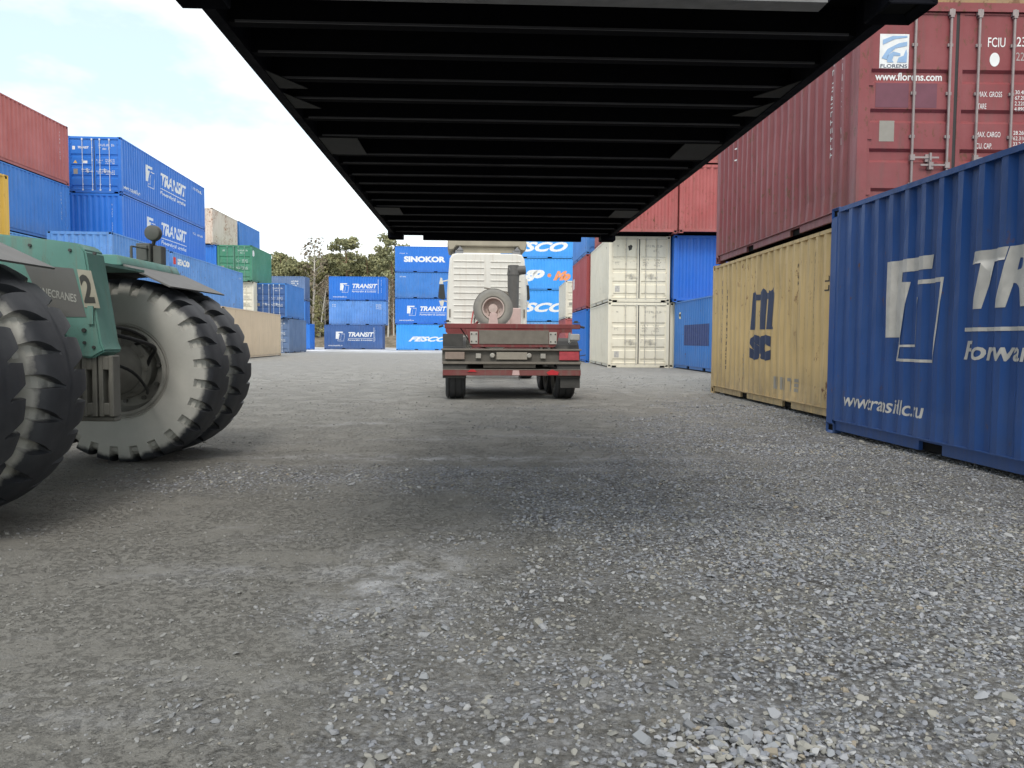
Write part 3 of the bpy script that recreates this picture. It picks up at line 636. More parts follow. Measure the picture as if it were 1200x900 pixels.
# ------------------------------------------------------------------ reach stacker
def rubber(name, c=(.022, .024, .030), dust=(.46, .45, .415), r0=.72, r1=.757, plane='xz', amt=1.0):
    m, n, l, b = nodemat(name)
    t = n.new('ShaderNodeTexCoord'); sp = n.new('ShaderNodeSeparateXYZ'); l.new(t.outputs['Object'], sp.inputs[0])
    cm = n.new('ShaderNodeCombineXYZ'); l.new(sp.outputs['X'], cm.inputs['X']); l.new(sp.outputs['Z'], cm.inputs['Z'])
    ln = n.new('ShaderNodeVectorMath'); ln.operation = 'LENGTH'; l.new(cm.outputs[0], ln.inputs[0])
    z = n.new('ShaderNodeTexNoise'); z.inputs['Scale'].default_value = 7; z.inputs['Detail'].default_value = 8; z.inputs['Roughness'].default_value = .6; l.new(t.outputs['Object'], z.inputs[0])
    ad = n.new('ShaderNodeMath'); ad.operation = 'MULTIPLY_ADD'; ad.inputs[1].default_value = .10; l.new(z.outputs['Fac'], ad.inputs[0]); l.new(ln.outputs['Value'], ad.inputs[2])
    mr = n.new('ShaderNodeMapRange'); mr.inputs[1].default_value = r1 + .05; mr.inputs[2].default_value = r0 + .05; mr.inputs[4].default_value = amt; l.new(ad.outputs[0], mr.inputs[0])
    z2 = n.new('ShaderNodeTexNoise'); z2.inputs['Scale'].default_value = 3; z2.inputs['Detail'].default_value = 10; z2.inputs['Roughness'].default_value = .7; l.new(t.outputs['Object'], z2.inputs[0])
    m2 = n.new('ShaderNodeMapRange'); m2.inputs[1].default_value = .35; m2.inputs[2].default_value = .7; m2.inputs[3].default_value = .0; m2.inputs[4].default_value = .45; l.new(z2.outputs['Fac'], m2.inputs[0])
    a1 = n.new('ShaderNodeMix'); a1.data_type = 'RGBA'; a1.inputs[6].default_value = c + (1,); a1.inputs[7].default_value = (.085, .088, .096, 1); l.new(m2.outputs[0], a1.inputs[0])
    d1 = n.new('ShaderNodeMix'); d1.data_type = 'RGBA'; d1.inputs[6].default_value = tuple(x * 1.15 for x in dust) + (1,); d1.inputs[7].default_value = tuple(x * .72 for x in dust) + (1,); l.new(z2.outputs['Fac'], d1.inputs[0])
    a2 = n.new('ShaderNodeMix'); a2.data_type = 'RGBA'; l.new(mr.outputs[0], a2.inputs[0]); l.new(a1.outputs[2], a2.inputs[6]); l.new(d1.outputs[2], a2.inputs[7])
    l.new(a2.outputs[2], b.inputs['Base Color']); b.inputs['Roughness'].default_value = .62
    bp = n.new('ShaderNodeBump'); bp.inputs['Strength'].default_value = .25; bp.inputs['Distance'].default_value = .01; l.new(z2.outputs['Fac'], bp.inputs['Height']); l.new(bp.outputs[0], b.inputs['Normal'])
    return m
RUB = rubber('dusty_giant_tyre')
def giant_tyre(lugs=25, Rr=.805, wd=.50):
    """lugged earthmover tyre, axle along Y; radius function over angle and section"""
    # section from inner bead (-) over crown to outer bead: (half position u in -1..1, offset y, base radius)
    sec = [(-1.0, -.17, .385), (-.97, -.215, .42), (-.92, -.243, .50), (-.86, -.252, .58), (-.80, -.250, .65), (-.74, -.242, .70), (-.70, -.232, .735), (-.66, -.222, .758), (-.62, -.205, .776), (-.56, -.18, .787), (-.48, -.15, .794), (-.38, -.115, .799), (-.26, -.075, .803), (-.16, -.045, .804), (-.07, -.018, .805)]
    sec = sec + [(-a, -b, c) for a, b, c in reversed(sec)]
    V, F = [], []; k = len(sec); NS = 9; N = lugs * NS      # samples per lug pitch; the slot sits at the middle
    for i in range(lugs):
        for q_ in range(NS):
            for (u, y, r) in sec:
                au = abs(u); slant = .45 * max(0, .8 - au) ** 1.4
                hw = .030 + .165 * min(1, max(0, (au - .26) / .38)) ** .8
                deep = .24 < au < .79
                q = (0, .5 - hw - .022, .5 - hw, .5 - hw * .4, .5, .5 + hw * .4, .5 + hw, .5 + hw + .022, .5 + hw + .12)[q_]
                inside = (1.0 if 2 <= q_ <= 6 else 0.0) if deep else 0.0
                dep = .062 * min(1, (au - .20) / .16) * (1 if au < .70 else .55) if deep else 0
                rr = r - dep * inside + (.004 if not inside and .3 < au < .72 else 0)
                ang = 2 * math.pi * (i + q + (.5 if u > 0 else 0) - slant) / lugs
                yy = y * (1 - .10 * inside) if au > .60 else y
                V.append((rr * math.cos(ang), yy, rr * math.sin(ang)))
    for i in range(N):
        j = (i + 1) % N
        for q in range(k - 1): F.append((i * k + q, j * k + q, j * k + q + 1, i * k + q + 1))
    me = bpy.data.meshes.new('tyre'); me.from_pydata(V, [], F)
    bm = bmesh.new(); bm.from_mesh(me); bmesh.ops.recalc_face_normals(bm, faces=bm.faces); bm.to_mesh(me); bm.free()
    me.polygons.foreach_set('use_smooth', [True] * len(me.polygons)); me.set_sharp_from_angle(angle=R(32)); me.update(); return me
rs = empty('reach_stacker', (-3.24, 5.55, 0), 0, 'dusty green reach stacker with giant lugged dual wheels and a painted number 2', 'reach stacker')
OX, OY = -3.24, 5.55
TY = giant_tyre()
RIM = simple('dusty_rim', (.27, .26, .235), .65, 0, 10, .35, .2); HUBM = simple('greasy_hub', (.13, .125, .115), .55, .1, 12, .5, .3)
AXM = simple('dusty_axle', (.14, .135, .118), .7, 0, 9, .35, .2)
def rimmesh(sy):
    m = MB()
    m.lathe([(.43, .185), (.425, .20), (.40, .205), (.385, .19), (.375, .20), (.352, .20), (.345, .17), (.34, .10), (.31, .055), (.10, .045)], (0, 0, 0), 'y', 56)
    m.lathe([(.12, .045), (.22, .05), (.23, .085), (.19, .10), (.0, .11)], (0, 0, 0), 'y', 28, 1)
    for i in range(10):
        a = 2 * math.pi * i / 10 + .2; m.tube((.27 * math.cos(a), .05, .27 * math.sin(a)), (.27 * math.cos(a), .085, .27 * math.sin(a)), .018, n=8, mi=1)
    me = m.mesh('rim', True); me.set_sharp_from_angle(angle=R(35))
    if sy < 0:
        for v in me.vertices: v.co.y *= -1
        me.flip_normals()
    return me
RIMS = {s_: rimmesh(s_) for s_ in (-1, 1)}
for k, (wy, sy, an) in enumerate(((3.88, -1, .0), (4.46, 1, .07), (6.70, -1, .02), (7.28, 1, .13))):
    wh = bpy.data.objects.new('wheel', None); C.objects.link(wh); wh.parent = rs; wh.location = (-.075 if wy < 5 else -.03, wy - OY, .775); wh.rotation_euler = (0, an, 0); wh.scale = (.97, 1, .97)
    link('tyre', TY, RUB, wh); link('rim', RIMS[sy if k in (1, 2) else sy], [RIM, HUBM], wh)
for sy_ in (-1.35, 1.15):
    wh = bpy.data.objects.new('wheel', None); C.objects.link(wh); wh.parent = rs; wh.location = (-6.0, sy_, .80)
    link('tyre', TY, RUB, wh); link('rim', RIMS[-1 if sy_ < 0 else 1], [RIM, HUBM], wh)
m = MB(); m.tube((0, -.9, .80), (0, 1.10, .80), .21, n=24); m.lathe([(.0, .78), (.14, .78), (.16, .80), (.25, .82), (.26, .87), (.20, .90), (.2, .96)], (0, 0, .80), 'y', 28)
for i in range(12):
    a = 2 * math.pi * i / 12; m.tube((.24 * math.cos(a), .80, .80 + .24 * math.sin(a)), (.24 * math.cos(a), .84, .80 + .24 * math.sin(a)), .017, n=6)
me = m.mesh('axle', True); me.set_sharp_from_angle(angle=R(40)); link('axle', me, AXM, rs)
GRN = paint('stacker_green', (.085, .215, .18), .16, 1.0, .5, .6, (.17, .165, .135), (.10, .07, .045))
# side frame plate: outline from the machine's flank, 0.24 m thick
prof_ = [(-8.0, 1.95), (-3.9, 1.80), (-3.335, 1.722), (-3.0, 1.688), (-2.83, 1.665), (-2.785, 1.62), (-2.695, 1.02), (-2.672, .965), (-2.76, .915), (-2.83, .925), (-2.93, 1.06), (-3.6, 1.10), (-5.4, 1.10), (-5.9, .85), (-8.0, .85)]
prof_ = [(a - OX, b) for a, b in prof_]
def bevelled(me, off=.012, seg=2):
    bm = bmesh.new(); bm.from_mesh(me); bmesh.ops.bevel(bm, geom=[e for e in bm.edges if len(e.link_faces) == 2 and e.calc_face_angle(0) > .3], offset=off, segments=seg, affect='EDGES'); bm.to_mesh(me); bm.free()
    me.polygons.foreach_set('use_smooth', [True] * len(me.polygons)); me.set_sharp_from_angle(angle=R(35)); return me
for y0, y1 in ((5.10 - OY, 5.34 - OY),):
    m = MB(); m.prism(prof_, 'y', y0, y1); link('side_frame', bevelled(m.mesh('side_frame')), GRN, rs)
m = MB(); m.box(-4.6, -.55, 5.34 - OY, 5.95 - OY, 1.15, 1.58); link('deck', bevelled(m.mesh('deck')), GRN, rs)
m = MB(); m.box(-4.76, -1.6, -1.6, 2.0, .95, 1.75); link('engine_housing', bevelled(m.mesh('engine_housing'), .03), GRN, rs)
m = MB(); m.box(-4.9, -4.5, -1.6, 2.0, .6, 1.9); link('counterweight', bevelled(m.mesh('counterweight'), .05), GRN, rs)
DIRTY_ = simple('grimy', (.05, .05, .048), .6)
# axle brackets under the frame
for x0 in (-2.845, -2.735):
    m = MB(); xa, xb = x0 - OX, x0 - OX + .098; y0 = 5.13 - OY
    m.box(xa, xa + .03, y0, y0 + .10, .53, .935); m.box(xb - .03, xb, y0, y0 + .10, .53, .935); m.box(xa + .03, xb - .03, y0, y0 + .10, .84, .93); m.box(xa + .03, xb - .03, y0, y0 + .10, .54, .62); m.box(xa + .03, xb - .03, y0 + .06, y0 + .1, .62, .84)
    link('axle_bracket', bevelled(m.mesh('axle_bracket'), .005, 1), AXM, rs)
m = MB(); m.box(-3.08 - OX, -2.87 - OX, 5.16 - OY, 5.24 - OY, .50, .94); m.box(-2.95 - OX, -2.64 - OX, 5.16 - OY, 5.24 - OY, .495, .525); link('axle_saddle', bevelled(m.mesh('axle_saddle'), .008, 1), AXM, rs)
m = MB(); m.tube((-2.80 - OX, 5.085 - OY, 1.10), (-2.80 - OX, 5.105 - OY, 1.10), .014, n=10); link('pin', m.mesh('pin'), DIRTY_, rs)
m = MB(); m.box(-2.77 - OX, -2.735 - OX, 5.085 - OY, 5.099 - OY, 1.14, 1.26); link('hose_plate', m.mesh('hose_plate'), GRN, rs)
# decals on the flank
yd = 5.10 - OY - .003
m = MB(); m.quad([(-3.185 - OX, yd, 1.53), (-2.862 - OX, yd, 1.502), (-2.785 - OX, yd, 1.187), (-3.02 - OX, yd, 1.187), (-3.10 - OX, yd, 1.33)]); link('name_plate', m.mesh('name_plate', fixn=False), paint('plate_grey', (.115, .115, .11), .05, .5, .1, .6), rs)
m = MB(); m.quad([(-2.838 - OX, yd - .001, 1.498), (-2.747 - OX, yd - .001, 1.488), (-2.692 - OX, yd - .001, 1.245), (-2.795 - OX, yd - .001, 1.25)]); link('number_plate', m.mesh('number_plate', fixn=False), decal('number_ground', (.36, .34, .27), .5), rs)
def flat_text(txt, x, z, w_, h_, yy, mat, par, sh=0., bold=0., lean=0., name='lettering'):
    bm = text_bm(txt, w_, h_, sh, bold)
    for v in bm.verts: v.co = Vector((x + v.co.x + lean * v.co.y, yy, z + v.co.y))
    me = bpy.data.meshes.new(name); bm.to_mesh(me); bm.free(); return link(name, me, mat, par)
t_ = flat_text('2', -2.792 - OX, 1.278, .072, .185, yd - .003, decal('number_dark', (.045, .045, .04), .3), rs, 0, .035, -.2, 'number')
t_ = flat_text('KONECRANES', -3.13 - OX, 1.352, .285, .052, yd - .003, decal('worn_white', (.42, .42, .39), .7), rs, 0, .015)
for v in t_.data.vertices: v.co.z -= (v.co.x + .11) * .20 - .03
def hose(pts_, r, name, mat, par):
    m = MB(); P_ = [Vector(p) for p in pts_]; out = []
    for a in range(len(P_) - 1):
        p0, p1, p2, p3 = P_[max(0, a - 1)], P_[a], P_[a + 1], P_[min(len(P_) - 1, a + 2)]
        for q in range(6):
            t = q / 6; out.append(.5 * ((2 * p1) + (p2 - p0) * t + (2 * p0 - 5 * p1 + 4 * p2 - p3) * t * t + (3 * p1 - p0 - 3 * p2 + p3) * t ** 3))
    out.append(P_[-1])
    for a, b in zip(out, out[1:]): m.tube(a, b, r, n=8, caps=False)
    return link(name, m.mesh(name, True), mat, par)
HOSE = simple('hose_rubber', (.025, .025, .026), .5, 0, 30, .4)
hose([(.22, .10, 1.10), (.36, .30, 1.05), (.40, .62, .98), (.27, .82, .88), (.20, .84, .74)], .016, 'hose', HOSE, rs)
hose([(.18, .10, 1.14), (.28, .42, 1.12), (.30, .70, 1.04), (.14, .84, 1.0)], .013, 'hose', HOSE, rs)
hose([(.10, .0, .94), (.34, .30, .82), (.34, .60, .66), (.24, .83, .60)], .012, 'hose', HOSE, rs)
for (bx_, bz_) in ((.52, 1.60), (.30, 1.14), (.44, 1.02), (.50, .99), (.36, 1.62), (.10, 1.65)):
    m = MB(); m.tube((bx_, -.462, bz_), (bx_, -.449, bz_), .011, n=6); link('bolt', m.mesh('bolt'), DIRTY_, rs)
m = MB(); m.box(-.02, .10, .62, .70, .93, 1.13); m.tube((.04, .60, 1.03), (.04, .72, 1.03), .03, n=10); link('caliper', m.mesh('caliper'), AXM, rs)
# fenders over each wheel pair
FEN = simple('dusty_fender', (.155, .152, .148), .75, 0, 5, .25, .1)
for y0, y1 in ((3.56 - OY, 4.76 - OY), (6.36 - OY, 7.55 - OY)):
    m = MB(); m.prism([(-2.78 - OX, 1.475), (-3.17 - OX, 1.655), (-3.178 - OX, 1.643), (-2.79 - OX, 1.465)], 'y', y0, y1); link('fender', m.mesh('fender'), FEN, rs)
    m = MB(); m.prism([(-3.165 - OX, 1.66), (-3.165 - OX, 1.64), (-4.0 - OX, 1.66), (-4.0 - OX, 1.74), (-3.20 - OX, 1.725)], 'y', y0 - .03, y1 - .1); link('fender_beam', bevelled(m.mesh('fender_beam'), .006, 1), GRN, rs)
    m = MB(); m.prism([(-3.18 - OX, 1.645), (-3.9 - OX, 1.65), (-3.9 - OX, 1.46), (-3.55 - OX, 1.62)], 'y', y0 + .02, y1 - .12); link('fender_arch', m.mesh('fender_arch'), DARK, rs)
m = MB(); m.box(-3.9 - OX, -2.98 - OX, 5.34 - OY, 6.33 - OY, 1.58, 1.60); link('deck_plate', m.mesh('deck_plate'), GRN, rs)
# work lamp cluster
lx, ly = -3.32 - OX, 7.25 - OY
m = MB(); m.box(lx - .13, lx + .0, ly - .08, ly + .08, 1.73, 1.92); m.box(lx - .10, lx - .02, ly - .095, ly - .075, 1.76, 1.90); m.box(lx + .01, lx + .09, ly - .05, ly + .05, 1.73, 1.90); m.tube((lx - .01, ly, 1.90), (lx + .01, ly, 1.98), .018, n=8)
LM = simple('lamp_body', (.085, .085, .075), .6, 0, 12, .3)
link('lamp_bracket', bevelled(m.mesh('lamp_bracket'), .006, 1), LM, rs)
m = MB(); m.lathe([(.0, -.055), (.062, -.055), (.070, -.05), (.074, 0), (.05, .05), (.0, .06)], (lx + .015, ly - .02, 2.015), 'y', 20); me = m.mesh('mudguard_glint', True); link('mudguard_glint', me, LM, rs)
m = MB(); m.tube((-3.36 - OX, 6.9 - OY, 1.70), (-3.36 - OX, 6.9 - OY, 1.86), .012, n=8); m.tube((-3.36 - OX, 6.9 - OY, 1.86), (-3.33 - OX, 7.3 - OY, 1.87), .008, n=6); link('hand_rail', m.mesh('hand_rail'), LM, rs)

# ------------------------------------------------------------------ container truck ahead
tk = empty('container_truck', (0.0, 13.6, 0), R(4.3), 'dusty white cab truck with an empty red container chassis, seen from behind', 'truck')
REDC = paint('chassis_red', (.17, .026, .026), .1, 1.0, .2, .6, (.15, .115, .095)); DUSTY = simple('dusty_steel', (.17, .15, .125), .7, 0, 8, .3, .15)
DIRTB = simple('dirty_black', (.05, .048, .044), .7, 0, 9, .5, .2); CABW = paint('cab_white', (.68, .66, .61), .02, .40, .1, .5, (.42, .34, .25))
def part(name, m, mat, smooth=False, bev=0, par=None, label=None):
    me = m.mesh(name, smooth)
    if bev: bevelled(me, bev, 1)
    elif smooth: me.set_sharp_from_angle(angle=R(35))
    return link(name, me, mat, par or tk, label)
m = MB().box(-1.18, 1.20, .0, .14, 1.255, 1.34); part('rear_beam', m, REDC, bev=.008)
for sx in (-1, 1):
    m = MB().box(sx * 1.13 - .06, sx * 1.13 + .06, -.02, .13, 1.36, 1.372); m.box(sx * 1.13 - .03, sx * 1.13 + .03, .03, .09, 1.372, 1.40); m.tube((sx * 1.20, .05, 1.30), (sx * 1.28, .05, 1.28), .02, n=6); part('twist_lock', m, DIRTB)
m = MB().prism([(-.82, 1.255), (.86, 1.255), (.77, .955), (.72, .93), (-.68, .93), (-.73, .955)], 'y', .01, .10); part('rear_plate', m, REDC, bev=.006)
m = MB().box(-.58, .64, -.004, .011, .985, 1.225); part('cover_panel', m, DUSTY, bev=.004)
for x in (-.665, .72):
    m = MB().box(x - .07, x + .06, -.012, .012, .99, 1.20)
    for dx in (-.045, .035):
        for z in (1.03, 1.16): m.tube((x + dx, -.022, z), (x + dx, -.01, z), .014, n=6, mi=1)
    part('bolted_bracket', m, [simple('pale_bracket', (.42, .40, .36), .6), DIRTB], bev=0)
m = MB().box(-1.24, 1.22, -.02, .05, .872, .905); part('bumper_rail', m, DUSTY, bev=.005)
m = MB().box(-1.22, 1.20, .05, .07, .68, .872); part('lamp_board', m, simple('lamp_board_grey', (.11, .10, .085), .7, 0, 8, .4), bev=0)
m = MB().box(-1.17, -.83, -.01, .049, .715, .845); part('tail_lamp', m, simple('dusty_lens', (.26, .20, .165), .5, 0, 14, .2), bev=.008, label='tail lamp caked in dust')
m = MB().box(.83, 1.18, -.01, .049, .705, .86); part('tail_lamp', m, simple('red_lens', (.42, .055, .07), .3, 0, 14, .4), bev=.008, label='red tail lamp with pale smears')
for x in (-.59, .545): m = MB().box(x - .045, x + .045, -.01, .049, .735, .82); part('marker_lamp', m, simple('dusty_marker', (.36, .34, .30), .6), bev=.005)
for x in (-.345, .30): m = MB(); m.lathe([(0, -.03), (.03, -.03), (.045, -.01), (.045, .049)], (x, 0, .785), 'y', 14); part('coupling', m, simple('dusty_marker', (.36, .34, .30), .6), True)
m = MB().box(-.275, .265, -.006, .049, .715, .845); part('registration_plate', m, simple('dust_caked_plate', (.29, .26, .215), .7, 0, 12, .15), bev=.004)
m = MB().box(-1.22, 1.22, -.01, .055, .635, .678); part('bumper_rail', m, DUSTY, bev=.005)
m = MB().box(-.5, .42, .06, .16, .57, .635); part('spacer', m, DUSTY)
m = MB().box(-1.21, 1.21, -.03, .03, .435, .535); part('underrun_bar', m, REDC, bev=.006)
m = MB().box(-1.21, 1.21, -.032, .031, .536, .548); part('underrun_edge', m, DUSTY)
m = MB().quad([(.0, -.034, .445), (.13, -.034, .445), (.12, -.034, .53), (.01, -.034, .53)]); part('marking_tape', m, simple('pink_tape', (.55, .38, .36), .6))
m = MB().prism([(.60, .49), (.70, .545), (.82, .50), (.80, .45), (.64, .45)], 'y', -.045, -.031); part('reflector', m, simple('red_reflector', (.50, .02, .03), .35))
m = MB().prism([(-.78, .50), (-.72, .545), (-.66, .54), (-.62, .50)], 'y', -.045, -.031); part('reflector', m, simple('red_reflector', (.50, .02, .03), .35))
# chassis rails, cross members, deck stubs
for sx in (-1, 1):
    m = MB(); x = sx * .48; m.box(x - .06, x + .06, .10, 9.3, 1.17, 1.19); m.box(x - .008, x + .008, .10, 9.3, .83, 1.17); m.box(x - .06, x + .06, .10, 9.3, .81, .83); part('chassis_rail', m, REDC)
for y in (.8, 2.2, 3.6, 5.0, 6.4, 7.8): m = MB().box(-1.17, 1.17, y, y + .10, 1.20, 1.30); part('cross_member', m, REDC)
m = MB().box(-1.2, 1.2, 8.9, 9.1, 1.22, 1.40); part('front_bolster', m, REDC)
# mudguards
for sx in (-1, 1):
    for k in range(3):
        yc = .62 + k * 1.28; m = MB()
        arc = [(yc + .60 * math.cos(a), .50 + .60 * math.sin(a)) for a in [math.pi * (1.06 - i * .07) for i in range(17)]]
        for (a, b), (c_, d) in zip(arc, arc[1:]): m.quad([(sx * .80, a, b), (sx * 1.21, a, b), (sx * 1.21, c_, d), (sx * .80, c_, d)]); m.quad([(sx * 1.21, a, b), (sx * 1.21, a, b - .05), (sx * 1.21, c_, d - .05), (sx * 1.21, c_, d)])
        part('mudguard', m, DIRTB, True)
m = MB().box(.86, 1.21, .06, .075, .215, .46); part('mud_flap', m, DIRTB, bev=.004)
m = MB().box(-1.21, -.86, .0, .015, .95, 1.16); part('mud_flap', m, DIRTB, bev=.004)
m = MB().box(1.02, 1.20, .02, .10, 1.05, 1.17); m.box(1.0, 1.05, .06, .12, 1.0, 1.2); part('mudguard_glint', m, simple('pale_glint', (.36, .36, .35), .4), bev=.02)  # pale box added for the sun's glint on the mudguard, not a lamp
m = MB(); m.tube((1.2, .1, .78), (1.32, .12, .80), .008, n=6); part('marker_arm', m, DIRTB)
TR = rubber('truck_tyre', (.024, .024, .025), (.16, .15, .135), .30, .44)
def road_tyre(r=.50, wd=.36, name='tyre'):
    m = MB(); h = wd / 2
    prof = [(.28, -h + .05), (.33, -h + .01), (.42, -h), (.47, -h + .01), (r - .012, -h + .035)]
    for g in (-.30, .0, .30):
        c = g * wd; prof += [(r, c - .035), (r, c - .012), (r - .014, c - .009), (r - .014, c + .009), (r, c + .012), (r, c + .035)]
    prof += [(r - .012, h - .035), (.47, h - .01), (.42, h), (.33, h - .01), (.28, h - .05)]
    m.lathe(prof, (0, 0, 0), 'y', 48); me = m.mesh(name, True); me.set_sharp_from_angle(angle=R(30)); return me
def road_rim():
    m = MB(); m.lathe([(.285, .13), (.295, .15), (.27, .15), (.255, .10), (.25, -.02), (.14, -.05), (.12, .06), (0, .07)], (0, 0, 0), 'y', 32)
    for i in range(10):
        a = 2 * math.pi * i / 10; m.tube((.19 * math.cos(a), -.04, .19 * math.sin(a)), (.19 * math.cos(a), .01, .19 * math.sin(a)), .014, n=6)
    me = m.mesh('rim', True); me.set_sharp_from_angle(angle=R(30)); return me
RT, RR_ = road_tyre(), road_rim()
for ax, (yy, xo) in enumerate(((.62, .985), (1.90, .985), (3.18, .985), (8.0, .97), (11.2, 1.0))):
    for sx in (-1, 1):
        wh = bpy.data.objects.new('wheel', None); C.objects.link(wh); wh.parent = tk; wh.location = (sx * xo, yy, .50); wh.rotation_euler = (0, random.random(), -sx * math.pi / 2)
        link('tyre', RT, TR, wh); link('rim', RR_, AXM, wh)
    m = MB().tube((-.85, yy, .50), (.85, yy, .50), .075, n=12); m.box(-.12, .12, yy - .1, yy + .1, .42, .60); part('axle', m, DIRTB)
m = MB().box(-.75, .75, .45, 3.4, .62, .80); part('suspension', m, DIRTB)
# spare wheel on its carrier
sp = bpy.data.objects.new('spare_wheel', None); C.objects.link(sp); sp.parent = tk; sp.location = (.03, 7.35, 1.90); sp.rotation_euler = (0, .3, R(180))
link('tyre', road_tyre(.53, .30), rubber('dusty_spare', (.22, .21, .19), (.30, .285, .25), .35, .48), sp); link('rim', RR_, simple('pink_dusty_rim', (.50, .40, .36), .65, 0, 9, .2), sp)
m = MB().prism([(-.16, 1.18), (.20, 1.18), (.11, 1.78), (-.05, 1.78)], 'y', 7.10, 7.16); part('spare_carrier', m, simple('pink_dusty_steel', (.52, .38, .35), .65, 0, 6, .2), bev=.01)
# cab
def cabshell():
    m = MB(); hw = 1.235
    ring = lambda y, inset, z0, z1: [(-hw + inset, y, z0), (-hw + inset * .6, y, z0 + .2), (-hw + inset + .005, y, z1 - 1.2), (-hw + inset + .09, y, z1 - .16), (-hw + inset + .17, y, z1 - .03), (-hw + inset + .30, y, z1), (hw - inset - .30, y, z1), (hw - inset - .17, y, z1 - .03), (hw - inset - .09, y, z1 - .16), (hw - inset - .005, y, z1 - 1.2), (hw - inset * .6, y, z0 + .2), (hw - inset, y, z0)]
    rs_ = [ring(10.35, .05, 1.15, 3.66), ring(10.42, .0, 1.12, 3.70), ring(12.2, .0, .9, 3.72), ring(12.55, .06, .9, 3.2), ring(12.65, .10, .55, 2.5), ring(12.62, .08, .45, 1.2)]
    k = len(rs_[0])
    for r_ in rs_: m.v += r_
    for i in range(len(rs_) - 1):
        for q in range(k): j = (q + 1) % k; m.f.append((i * k + q, i * k + j, (i + 1) * k + j, (i + 1) * k + q)); m.m.append(0)
    m.f.append(tuple(range(k))); m.m.append(0); m.f.append(tuple(5 * k + i for i in reversed(range(k)))); m.m.append(0)
    return m
part('cab', cabshell(), CABW, True)
for z in [1.55 + .19 * i for i in range(11)]:
    for xa, xb in ((-1.02, -.10), (.10, 1.02)):
        m = MB(); m.prism([(10.352, z - .022), (10.325, z - .008), (10.325, z + .008), (10.352, z + .022)], 'x', xa, xb); part('swage', m, CABW)
m = MB().box(-1.16, -1.12, 10.32, 10.352, 1.75, 2.0); m.box(1.12, 1.16, 10.32, 10.352, 1.75, 2.0); part('vent', m, DUSTY)
m = MB().box(-1.05, -.45, 10.26, 10.352, 1.24, 1.42); m.box(-1.0, -.3, 10.27, 10.34, 1.48, 1.52); part('rear_step', m, DUSTY, bev=.01)
# roof deflector and its stays
TAN = simple('dusty_plastic', (.34, .305, .235), .6, 0, 3, .3)
m = MB()
sec_ = [(-1.18, 3.80), (-1.22, 3.98), (-1.20, 4.25), (1.20, 4.25), (1.22, 3.98), (1.18, 3.80), (1.02, 3.82), (.95, 3.93), (-.95, 3.93), (-1.02, 3.82)]
m.prism(sec_, 'y', 10.5, 12.1); part('roof_deflector', m, TAN, bev=.03)
for x in (-.85, .90): m = MB().box(x - .12, x + .12, 10.46, 10.62, 3.70, 3.80); m.prism([(x - .08, 3.80), (x + .12, 3.80), (x + .02, 3.92)], 'y', 10.44, 10.5); part('deflector_stay', m, simple('blueish_dust', (.22, .22, .23), .6))
m = MB().box(-.85, .85, 10.62, 10.66, 3.74, 3.92); part('deflector_lip', m, TAN)
# raised intake stack right of the spare wheel
GRY = simple('dusty_grey_plastic', (.095, .09, .085), .6, 0, 7, .3)
m = MB().tube((.74, 9.55, 1.9), (.74, 9.55, 3.05), .16, .175, n=20); part('intake_pipe', m, GRY, True)
m = MB(); m.tube((.60, 9.55, 3.10), (1.10, 9.55, 3.14), .15, .13, n=18); m.tube((.74, 9.55, 2.98), (.74, 9.55, 3.27), .19, .16, n=18); part('intake_cap', m, GRY, True)
m = MB().box(.50, .95, 9.3, 9.6, 1.2, 2.0); m.box(.56, .62, 9.2, 9.3, 1.2, 2.2); part('intake_box', m, simple('pink_dusty_steel', (.52, .38, .35), .65), bev=.02)
m = MB().tube((-.10, 9.9, 2.62), (.56, 9.5, 2.47), .022, n=8); m.tube((.50, 9.5, 2.45), (.84, 9.5, 2.30), .035, n=8); part('brace', m, DUSTY, True)
hose([(-.42, 10.3, 1.95), (-.50, 9.8, 1.45), (-.30, 9.2, 1.60), (-.20, 8.9, 1.38)], .018, 'air_line', simple('red_line', (.40, .03, .03), .4), tk)
hose([(-.34, 10.3, 1.95), (-.40, 9.8, 1.52), (-.16, 9.2, 1.66), (-.10, 8.9, 1.38)], .018, 'air_line', HOSE, tk)
hose([(-.9, .12, 1.26), (-.7, .10, 1.0), (-.4, .09, .90), (0, .09, .84)], .010, 'cable', HOSE, tk)
m = MB(); m.tube((.12, -.02, .43), (.125, -.02, .36), .008, n=6); part('hanging_strap', m, DIRTB)
# mirrors
for sx, dx in ((-1, 1.42), (1, 1.36)):
    m = MB(); m.prism([(sx * dx - .09, 2.40), (sx * dx + .09, 2.36), (sx * dx + .12, 2.44), (sx * dx + .085, 2.86), (sx * dx - .07, 2.86), (sx * dx - .11, 2.46)], 'y', 12.0, 12.10); part('mirror', m, simple('mirror_black', (.03, .033, .035), .35), bev=.015)
    m = MB(); m.prism([(sx * dx - .08, 2.875), (sx * dx + .06, 2.87), (sx * dx + .02, 3.06), (sx * dx - .03, 3.08)], 'y', 12.0, 12.08); part('mirror_housing', m, CABW); m = MB(); m.tube((sx * dx, 12.05, 2.95), (sx * 1.2, 12.1, 3.0), .022, n=6); part('mirror_arm', m, CABW); m = MB(); m.tube((sx * dx, 12.05, 2.34), (sx * 1.2, 12.1, 2.3), .022, n=6); part('mirror_arm', m, CABW); m = MB(); m.prism([(sx * dx - .08, 2.33), (sx * dx + .09, 2.33), (sx * dx + .05, 2.15), (sx * dx - .03, 2.17)], 'y', 12.0, 12.08)
    part('mirror_arm', m, CABW)

